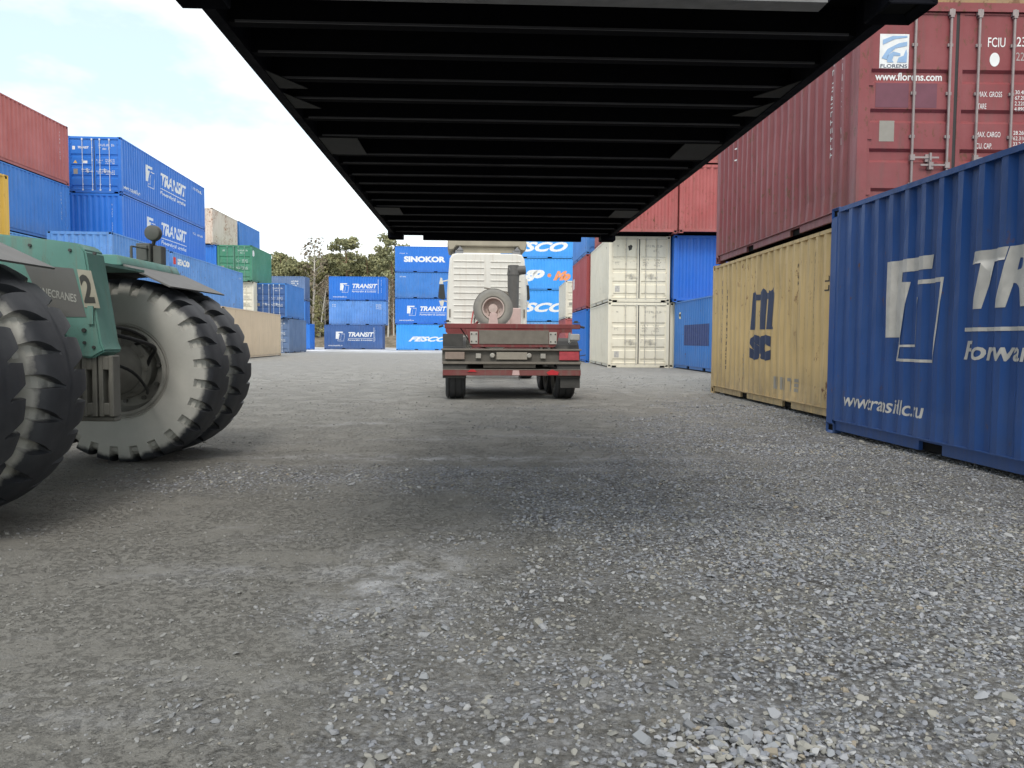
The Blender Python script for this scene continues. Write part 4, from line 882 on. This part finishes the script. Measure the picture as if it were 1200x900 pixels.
# ------------------------------------------------------------------ ground
def gmat():
    m, n, l, b = nodemat('gravel_ground')
    g = n.new('ShaderNodeNewGeometry')
    def nn(scale, det=6, r=.55, dis=0, vec=None):
        z = n.new('ShaderNodeTexNoise'); z.inputs['Scale'].default_value = scale; z.inputs['Detail'].default_value = det; z.inputs['Roughness'].default_value = r; z.inputs['Distortion'].default_value = dis
        l.new(vec or g.outputs['Position'], z.inputs[0]); return z.outputs['Fac']
    def mr(f, a, b_, c=0, d=1):
        q = n.new('ShaderNodeMapRange'); q.inputs[1].default_value = a; q.inputs[2].default_value = b_; q.inputs[3].default_value = c; q.inputs[4].default_value = d; l.new(f, q.inputs[0]); return q.outputs[0]
    def mx(f, A, B):
        q = n.new('ShaderNodeMix'); q.data_type = 'RGBA'; l.new(f, q.inputs[0])
        for i, v in ((6, A), (7, B)):
            if isinstance(v, tuple): q.inputs[i].default_value = v + (1,)
            else: l.new(v, q.inputs[i])
        return q.outputs[2]
    def mul(a, b_):
        q = n.new('ShaderNodeMath'); q.operation = 'MULTIPLY'; l.new(a, q.inputs[0]); l.new(b_, q.inputs[1]); return q.outputs[0]
    vor = n.new('ShaderNodeTexVoronoi'); vor.inputs['Scale'].default_value = 46; vor.inputs['Randomness'].default_value = 1; l.new(g.outputs['Position'], vor.inputs[0])
    vor2 = n.new('ShaderNodeTexVoronoi'); vor2.inputs['Scale'].default_value = 110; l.new(g.outputs['Position'], vor2.inputs[0])
    att = n.new('ShaderNodeAttribute'); att.attribute_name = 'gravel'
    sepc = n.new('ShaderNodeSeparateColor'); l.new(vor.outputs['Color'], sepc.inputs[0])
    dirt = mx(mr(nn(1.1, 6, .6), .3, .7), (.196, .187, .165), (.252, .243, .218))
    dirt = mx(mr(nn(9, 8, .65), .35, .7, 0, .5), dirt, (.170, .163, .148))
    dirt = mx(mul(mr(nn(34, 7, .72, .9), .55, .64, 0, .95), mr(nn(1.9, 6, .65), .38, .55)), dirt, (.085, .082, .074))  # this mix and the next paint dark specks for shaded pits between clods
    dirt = mx(mr(nn(15, 8, .8), .60, .68, 0, .6), dirt, (.10, .097, .088))
    dirt = mx(mr(nn(48, 5, .7), .60, .70, 0, .6), dirt, (.34, .335, .32))
    stone = mx(mr(sepc.outputs[0], 0, 1), (.175, .18, .195), (.42, .425, .435))
    stone = mx(mr(vor.outputs['Distance'], .3, .75), stone, (.09, .085, .08))
    stm = mul(mr(att.outputs['Fac'], .15, .75), mr(nn(3.0, 7, .7), .32, .55))
    c = mx(stm, dirt, stone)
    # pale dust smears
    mp1 = n.new('ShaderNodeMapping'); mp1.inputs['Scale'].default_value = (.35, 1.3, 1); mp1.inputs['Location'].default_value = (3.1, 1.7, 0); l.new(g.outputs['Position'], mp1.inputs[0])
    dust = mul(mr(nn(1.0, 8, .68, .3, mp1.outputs[0]), .56, .72), mr(nn(14, 5, .7), .3, .6))
    c = mx(mr(dust, 0, 1, 0, .75), c, (.40, .40, .41))
    # dark damp patches
    c = mx(mr(nn(.42, 5, .6, .2), .50, .72, 0, .35), c, (.14, .136, .126))
    # two spots of spilled lime
    for (px, py, sx, sy, k) in ((-.50, 3.35, .55, 1.6, .8), (-.45, 6.9, 3.2, .55, .6), (.1, 6.3, 2.6, .35, .4)):
        mp2 = n.new('ShaderNodeMapping'); mp2.vector_type = 'TEXTURE'; mp2.inputs['Location'].default_value = (px, py, 0); mp2.inputs['Scale'].default_value = (sx, sy * .55, 50); l.new(g.outputs['Position'], mp2.inputs[0])
        le = n.new('ShaderNodeVectorMath'); le.operation = 'LENGTH'; l.new(mp2.outputs[0], le.inputs[0])
        sp_ = mul(mr(le.outputs['Value'], 1, .2), mr(nn(5, 8, .72), .42, .62))
        c = mx(mr(sp_, 0, 1, 0, k), c, (.50, .50, .51))
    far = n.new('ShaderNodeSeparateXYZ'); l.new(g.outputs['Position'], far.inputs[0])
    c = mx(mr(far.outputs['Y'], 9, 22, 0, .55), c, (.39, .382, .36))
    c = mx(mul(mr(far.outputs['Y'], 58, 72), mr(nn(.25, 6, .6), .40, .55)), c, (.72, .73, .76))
    l.new(c, b.inputs['Base Color']); b.inputs['Roughness'].default_value = .9; b.inputs['Specular IOR Level'].default_value = .25
    clod = mul(mr(nn(34, 7, .72, .4), .50, .60), mr(nn(2.2, 6, .65), .40, .56))
    b0 = n.new('ShaderNodeBump'); b0.inputs['Strength'].default_value = 1.0; b0.inputs['Distance'].default_value = .012; l.new(clod, b0.inputs['Height'])
    b1 = n.new('ShaderNodeBump'); l.new(b0.outputs[0], b1.inputs['Normal']); b1.inputs['Strength'].default_value = .8; b1.inputs['Distance'].default_value = .03; l.new(nn(22, 9, .75), b1.inputs['Height'])
    inv = mr(vor.outputs['Distance'], 0, .7, 1, 0); b2 = n.new('ShaderNodeBump'); b2.inputs['Distance'].default_value = .010; l.new(mr(stm, 0, 1, .1, .9), b2.inputs['Strength']); l.new(inv, b2.inputs['Height']); l.new(b1.outputs[0], b2.inputs['Normal'])
    inv2 = mr(vor2.outputs['Distance'], 0, .7, 1, 0); b3 = n.new('ShaderNodeBump'); b3.inputs['Distance'].default_value = .004; b3.inputs['Strength'].default_value = .5; l.new(inv2, b3.inputs['Height']); l.new(b2.outputs[0], b3.inputs['Normal'])
    l.new(b3.outputs[0], b.inputs['Normal'])
    return m
def fbm(x, y, s_, o=0): return noise.fractal((x * s_ + o, y * s_ - o, o * .37), 1.0, 2.0, 4)
def gravel_mask(x, y):
    """1 where loose stone lies, 0 on the rolled dirt"""
    a = x - (.15 + .10 * (y - 2)) if y < 6 else x - (.55 + .35 * (y - 6)) * (1 if y < 9 else 1.1)
    base = 1 / (1 + math.exp(-a * 2.2))
    band = math.exp(-((y - 5.9) / .8) ** 2) * (.55 if x > -2.5 else .25)
    v = max(base, band) + (.55 if x > -.6 else .18) * fbm(x, y, .8, 3.1) + .22 * fbm(x, y, 2.7, 8.4)
    return max(0.0, min(1.0, v))
GZ = {}
def gz(x, y):
    fade = max(0, 1 - max(0, y - 16) / 14) * max(0, 1 - max(0, abs(x) - 6) / 8)
    if fade <= 0: return 0.0
    v = .014 * fbm(x, y, .45, 1.3) + .010 * fbm(x, y, 1.9, 5.1) + .005 * fbm(x, y, 6.5, 2.2)
    return (v - .004) * fade
xs = list(np.concatenate([-np.geomspace(900, 9, 22), np.arange(-8, 9.01, .085), np.geomspace(9.2, 900, 22)])); ys = list(np.concatenate([-np.geomspace(600, 2, 12), np.arange(-1, 1.2, .3), np.arange(1.3, 12, .07), np.arange(12.1, 26, .25), np.geomspace(26.5, 1500, 36)]))
V = [(x, y, gz(x, y)) for y in ys for x in xs]; nx = len(xs)
F = [(j * nx + i, j * nx + i + 1, (j + 1) * nx + i + 1, (j + 1) * nx + i) for j in range(len(ys) - 1) for i in range(nx - 1)]
me = bpy.data.meshes.new('ground'); me.from_pydata(V, [], F); me.polygons.foreach_set('use_smooth', [True] * len(F))
at = me.attributes.new('gravel', 'FLOAT', 'POINT'); at.data.foreach_set('value', [gravel_mask(v[0], v[1]) if (v[1] < 60 and abs(v[0]) < 20) else .3 for v in V])
me.materials.append(gmat()); gr = bpy.data.objects.new('ground', me); C.objects.link(gr); tag(gr, kind='structure')

# loose stones: one object, scattered with geometry nodes
def stone(seed, name):
    r = random.Random(seed); bm = bmesh.new()
    for _ in range(13):
        d = Vector((r.gauss(0, 1), r.gauss(0, 1), r.gauss(0, 1))).normalized() * r.uniform(.42, .60)
        bm.verts.new((d.x * 1.35, d.y * 1.0, d.z * .66))
    rs_ = bmesh.ops.convex_hull(bm, input=list(bm.verts)); bmesh.ops.delete(bm, geom=[g for g in rs_['geom_interior'] if isinstance(g, bmesh.types.BMVert)], context='VERTS')
    me = bpy.data.meshes.new(name); bm.to_mesh(me); bm.free(); me.materials.append(STM)
    o = bpy.data.objects.new(name, me); return o
def stonemat():
    m, n, l, b = nodemat('crushed_stone')
    oi = n.new('ShaderNodeObjectInfo'); rp = n.new('ShaderNodeValToRGB'); rp.color_ramp.interpolation = 'CONSTANT'
    cols = [(.17, .175, .185), (.25, .26, .275), (.21, .205, .185), (.29, .295, .31), (.22, .225, .245), (.28, .27, .24), (.36, .36, .36), (.20, .21, .235), (.26, .225, .175)]
    els = rp.color_ramp.elements
    while len(els) < len(cols): els.new(.5)
    pos = [0, .12, .26, .42, .55, .70, .84, .90, .975]
    for e, p_, c in zip(els, pos, cols): e.position = p_; e.color = c + (1,)
    ta = n.new('ShaderNodeAttribute'); ta.attribute_type = 'INSTANCER'; ta.attribute_name = 'tone'; tx = n.new('ShaderNodeMix'); tx.data_type = 'RGBA'; tx.inputs[6].default_value = (.205, .20, .185, 1)
    l.new(ta.outputs['Fac'], tx.inputs[0]); l.new(rp.outputs[0], tx.inputs[7]); l.new(oi.outputs['Random'], rp.inputs[0]); l.new(tx.outputs[2], b.inputs['Base Color']); b.inputs['Roughness'].default_value = .85; b.inputs['Specular IOR Level'].default_value = .3
    return m
STM = stonemat()
scol = bpy.data.collections.new('stone_shapes')
for i in range(7): scol.objects.link(stone(100 + i, 'stone_shape'))
rng = np.random.RandomState(5); pts, rots, scs, tones = [], [], [], []
def try_add(x, y, sz):
    tones.append(.12 + .88 * min(1, gravel_mask(x, y) * 1.6)); pts.append((x, y, gz(x, y) + sz * .10)); rots.append((rng.uniform(-.4, .4), rng.uniform(-.4, .4), rng.uniform(0, 6.28))); scs.append(sz)
CS = .25
for iy in range(int(1.75 / CS), int(24 / CS)):
    for ix in range(int(-7 / CS), int(9 / CS)):
        x0, y0 = ix * CS, iy * CS
        if abs(x0) > y0 * .70 + .4: continue
        gm = gravel_mask(x0 + CS / 2, y0 + CS / 2)
        dens = (2700 if y0 < 4.5 else 1500 if y0 < 8 else 420 if y0 < 13 else 110) * (.10 + .90 * gm ** 1.2)
        kk = rng.poisson(dens * CS * CS)
        for _ in range(kk):
            x, y = x0 + rng.rand() * CS, y0 + rng.rand() * CS
            sz = (.0078 if gm > .3 else .0055) * math.exp(rng.normal(.36, .40)); 
            if y0 > 7: sz *= 1.35
            if y0 > 12: sz *= 1.3
            try_add(x, y, min(sz, .045))
# heap of bigger stones at the lower edge, right of centre
for _ in range(420):
    a = rng.normal(0, 1), rng.normal(0, 1); x, y = .63 + a[0] * .15, 1.98 + a[1] * .09
    try_add(x, y, min(.046, .0155 * math.exp(rng.normal(.15, .35)))); pts[-1] = (x, y, pts[-1][2] + max(0, .010 * (1 - a[0] ** 2 / 4 - a[1] ** 2 / 4)))
for _ in range(160):
    x, y = rng.uniform(-2.5, 3.5), rng.uniform(1.8, 9); try_add(x, y, .010 + .012 * rng.rand())
pm = bpy.data.meshes.new('loose_gravel'); pm.from_pydata(pts, [], [])
a_ = pm.attributes.new('rot', 'FLOAT_VECTOR', 'POINT'); a_.data.foreach_set('vector', np.array(rots, dtype=np.float32).ravel())
a_ = pm.attributes.new('tone', 'FLOAT', 'POINT'); a_.data.foreach_set('value', np.array(tones, dtype=np.float32))
a_ = pm.attributes.new('sc', 'FLOAT', 'POINT'); a_.data.foreach_set('value', np.array(scs, dtype=np.float32))
go = bpy.data.objects.new('loose_gravel', pm); C.objects.link(go); tag(go, 'loose grey crushed stone strewn over the yard ground', 'gravel', kind='stuff')
ng = bpy.data.node_groups.new('scatter', 'GeometryNodeTree'); ng.interface.new_socket('Geometry', in_out='INPUT', socket_type='NodeSocketGeometry'); ng.interface.new_socket('Geometry', in_out='OUTPUT', socket_type='NodeSocketGeometry')
gi = ng.nodes.new('NodeGroupInput'); gout = ng.nodes.new('NodeGroupOutput'); ip = ng.nodes.new('GeometryNodeInstanceOnPoints'); ci = ng.nodes.new('GeometryNodeCollectionInfo')
ci.inputs['Collection'].default_value = scol; ci.inputs['Separate Children'].default_value = True; ci.inputs['Reset Children'].default_value = True
ip.inputs['Pick Instance'].default_value = True
r1 = ng.nodes.new('GeometryNodeInputNamedAttribute'); r1.data_type = 'FLOAT_VECTOR'; r1.inputs[0].default_value = 'rot'
s1 = ng.nodes.new('GeometryNodeInputNamedAttribute'); s1.data_type = 'FLOAT'; s1.inputs[0].default_value = 'sc'
ri = ng.nodes.new('FunctionNodeRandomValue'); ri.data_type = 'INT'; ri.inputs[4].default_value = 0; ri.inputs[5].default_value = 6
ng.links.new(gi.outputs[0], ip.inputs['Points']); ng.links.new(ci.outputs[0], ip.inputs['Instance']); ng.links.new(r1.outputs[0], ip.inputs['Rotation']); ng.links.new(s1.outputs[0], ip.inputs['Scale']); ng.links.new(ri.outputs[2], ip.inputs['Instance Index']); ng.links.new(ip.outputs[0], gout.inputs[0])
md = go.modifiers.new('scatter', 'NODES'); md.node_group = ng

# ------------------------------------------------------------------ bank and trees behind the yard
def bank():
    xs_ = np.arange(-160, 161, 4.0); ys_ = [101, 103, 106, 110, 116, 125, 140, 170, 230]; hz = [-.3, .6, 1.5, 2.2, 2.8, 3.4, 4.2, 5.5, 6]
    V = [(x, y + 2.0 * fbm(x, y, .05, 2), h_ * (1 + .35 * fbm(x, y, .09, 7)) + (.25 * fbm(x, y, .4, 1) if h_ > 0 else 0)) for y, h_ in zip(ys_, hz) for x in xs_]
    k = len(xs_); F = [(j * k + i, j * k + i + 1, (j + 1) * k + i + 1, (j + 1) * k + i) for j in range(len(ys_) - 1) for i in range(k - 1)]
    me = bpy.data.meshes.new('hillside'); me.from_pydata(V, [], F); me.polygons.foreach_set('use_smooth', [True] * len(F)); return me
m_, n_, l_, b_ = nodemat('forest_floor')
z_ = n_.new('ShaderNodeTexNoise'); z_.inputs['Scale'].default_value = .9; z_.inputs['Detail'].default_value = 9; z_.inputs['Roughness'].default_value = .7; g_ = n_.new('ShaderNodeNewGeometry'); l_.new(g_.outputs['Position'], z_.inputs[0])
rp_ = n_.new('ShaderNodeValToRGB'); rp_.color_ramp.elements[0].position = .38; rp_.color_ramp.elements[0].color = (.10, .085, .055, 1); rp_.color_ramp.elements[1].position = .66; rp_.color_ramp.elements[1].color = (.30, .24, .18, 1)
l_.new(z_.outputs['Fac'], rp_.inputs[0]); l_.new(rp_.outputs[0], b_.inputs['Base Color']); b_.inputs['Roughness'].default_value = .95
hm = bank(); hm.materials.append(m_); ho = bpy.data.objects.new('hillside', hm); C.objects.link(ho); tag(ho, kind='structure')
BARK = simple('pine_bark', (.27, .165, .105), .9, 0, 2, .5); BIRCH = simple('birch_bark', (.50, .46, .40), .8, 0, 3, .5)
def leafmat(name, c0, c1):
    m, n, l, b = nodemat(name); g = n.new('ShaderNodeNewGeometry'); z = n.new('ShaderNodeTexNoise'); z.inputs['Scale'].default_value = .8; z.inputs['Detail'].default_value = 4; l.new(g.outputs['Position'], z.inputs[0])
    r = n.new('ShaderNodeValToRGB'); r.color_ramp.elements[0].position = .35; r.color_ramp.elements[0].color = c0 + (1,); r.color_ramp.elements[1].position = .68; r.color_ramp.elements[1].color = c1 + (1,)
    l.new(z.outputs['Fac'], r.inputs[0]); l.new(r.outputs[0], b.inputs['Base Color']); b.inputs['Roughness'].default_value = .8; return m
NEED = leafmat('pine_needles', (.17, .175, .09), (.36, .345, .17)); NEED2 = leafmat('olive_needles', (.19, .19, .09), (.38, .35, .17)); TWIG = leafmat('bare_twigs', (.16, .125, .085), (.27, .22, .155))
def leafcloud(V, F, c, r, n, rg, s0=.09, s1=.24, flat=.6):
    for _ in range(n):
        d = rg.normal(0, 1, 3); d /= np.linalg.norm(d) + 1e-6; q = c + d * np.array([r, r, r * flat]) * rg.rand() ** .45
        u = rg.normal(0, 1, 3); u /= np.linalg.norm(u); v = np.cross(u, rg.normal(0, 1, 3)); v /= np.linalg.norm(v) + 1e-6
        s_ = rg.uniform(s0, s1); b = len(V); V += [tuple(q - u * s_ - v * s_ * .35), tuple(q + u * s_ * .2 - v * s_ * .5), tuple(q + u * s_), tuple(q + v * s_ * .55)]; F.append((b, b + 1, b + 2, b + 3))
def make_tree(seed, kind):
    rg = np.random.RandomState(seed); m = MB(); Vv, Ff = [], []
    ht = 12.0; lean = rg.normal(0, .25, 2); pz = lambda t: np.array([lean[0] * t + .15 * math.sin(3 * t + seed), lean[1] * t, ht * t])
    for i in range(8):
        a, b = i / 8, (i + 1) / 8; m.tube(pz(a), pz(b), .19 * (1 - a) ** .8 + .03, .19 * (1 - b) ** .8 + .02, n=7, caps=False)
    if kind == 'pine':        # bare stem, uneven layered crown
        for _ in range(26):
            t = rg.uniform(.42, .98); base = pz(t); an = rg.uniform(0, 6.28); ln = (1.0 - t) * 3.0 + rg.uniform(.5, 1.3); tip = base + np.array([math.cos(an) * ln, math.sin(an) * ln, ln * rg.uniform(.0, .4)])
            m.tube(base, tip, .045, .012, n=4, caps=False); leafcloud(Vv, Ff, tip, rg.uniform(.55, 1.0), 95, rg, .11, .28); leafcloud(Vv, Ff, (base + tip) / 2, .5, 34, rg)
    elif kind == 'dense':     # foliage nearly to the ground
        for _ in range(60):
            t = rg.uniform(.10, .98) ** .9; base = pz(t); an = rg.uniform(0, 6.28); ln = (1.05 - t) * 2.6 + .2; tip = base + np.array([math.cos(an) * ln, math.sin(an) * ln, -.1 * ln])
            m.tube(base, tip, .035, .01, n=4, caps=False); leafcloud(Vv, Ff, base * .3 + tip * .7, rg.uniform(.6, 1.0), 80, rg, .12, .30)
    else:                     # bare, twiggy
        for _ in range(34):
            t = rg.uniform(.3, .98); base = pz(t); an = rg.uniform(0, 6.28); ln = (1.1 - t) * 2.4 + .3; tip = base + np.array([math.cos(an) * ln, math.sin(an) * ln, ln * .8])
            m.tube(base, tip, .035, .008, n=4, caps=False); leafcloud(Vv, Ff, tip, .7, 16, rg, .08, .26, 1)
    tm = m.mesh('trunk', True, False); cm = bpy.data.meshes.new('crown'); cm.from_pydata(Vv, [], Ff); return tm, cm
VAR = {'pine': [make_tree(s_, 'pine') for s_ in (1, 2, 3, 4)], 'dense': [make_tree(s_, 'dense') for s_ in (11, 12, 13)], 'bare': [make_tree(s_, 'bare') for s_ in (21, 22)]}
NM = {'pine': ('pine_tree', 'pine tree', 'tall pine with a bare stem and ragged olive crown on the bank beyond the yard'), 'dense': ('conifer_tree', 'conifer tree', 'bushy olive conifer leafy to the ground on the bank beyond the yard'), 'bare': ('birch_tree', 'birch tree', 'bare pale stemmed birch on the bank beyond the yard')}
def tree(kind, i, px, D, h_, label=None, lean=0):
    x = (px - 600) / f_px * D; tm, cm = VAR[kind][i % len(VAR[kind])]; k = h_ / 12.0
    z = 1.2 + (D - 104) * .06
    nm, cat, lab = NM[kind]; o = empty(nm, (x, D, max(.3, min(z, 4.0)) - .6), random.uniform(0, 6.28), label or lab, cat, 'trees behind the container yard')
    kx = k * random.uniform(.85, 1.1); o.scale = (kx, kx, k)
    if lean: o.rotation_euler = (0, R(lean), 0)
    link('trunk', tm, BIRCH if kind == 'bare' else BARK, o)
    link('crown', cm, {'pine': NEED, 'dense': NEED2, 'bare': TWIG}[kind], o)
tree('pine', 0, 334, 110, 11.6, 'broad pine crown standing left of the tall thin pine, above the blue doors')
tree('bare', 0, 368, 108, 13.6, 'thin tallest bare tree between the left stacks and the lone stack')
tree('pine', 1, 408, 112, 14.6, 'tallest pine rising directly above the lone three-high stack')
tree('pine', 2, 432, 114, 11.8, 'lower round topped pine right of the tallest pine')
tree('pine', 3, 459, 108, 14.2, 'ragged pine touching the left edge of the sinokor stack')
tree('pine', 1, 392, 118, 12.6); tree('bare', 1, 374, 106, 8.0, 'leaning pale birch stem left of the lone stack', 9)
tree('bare', 1, 366, 105, 6.0, 'short pale birch stem low on the bank left of the lone stack', -8)
rr = random.Random(3)
for i in range(62):
    px = 300 + i * 3.4 + rr.uniform(-3, 3); tree(rr.choice(['dense', 'pine', 'dense']), i, px, rr.uniform(112, 128), rr.uniform(9.2, 11.6))
for i in range(22): tree('pine', i + 1, 316 + i * 6.4 + rr.uniform(-3, 3), rr.uniform(114, 130), rr.uniform(10.6, 13.0))
for i in range(26): tree(rr.choice(['dense', 'pine', 'dense', 'bare']), i, 306 + i * 7 + rr.uniform(-3, 3), rr.uniform(105, 112), rr.uniform(5.5, 8.5))
for i in range(16): tree(rr.choice(['dense', 'pine']), i, 60 + i * 15 + rr.uniform(-5, 5), rr.uniform(112, 130), rr.uniform(9, 12))
for i in range(18): tree(rr.choice(['dense', 'pine']), i, 500 + i * 15 + rr.uniform(-5, 5), rr.uniform(112, 130), rr.uniform(9, 12))
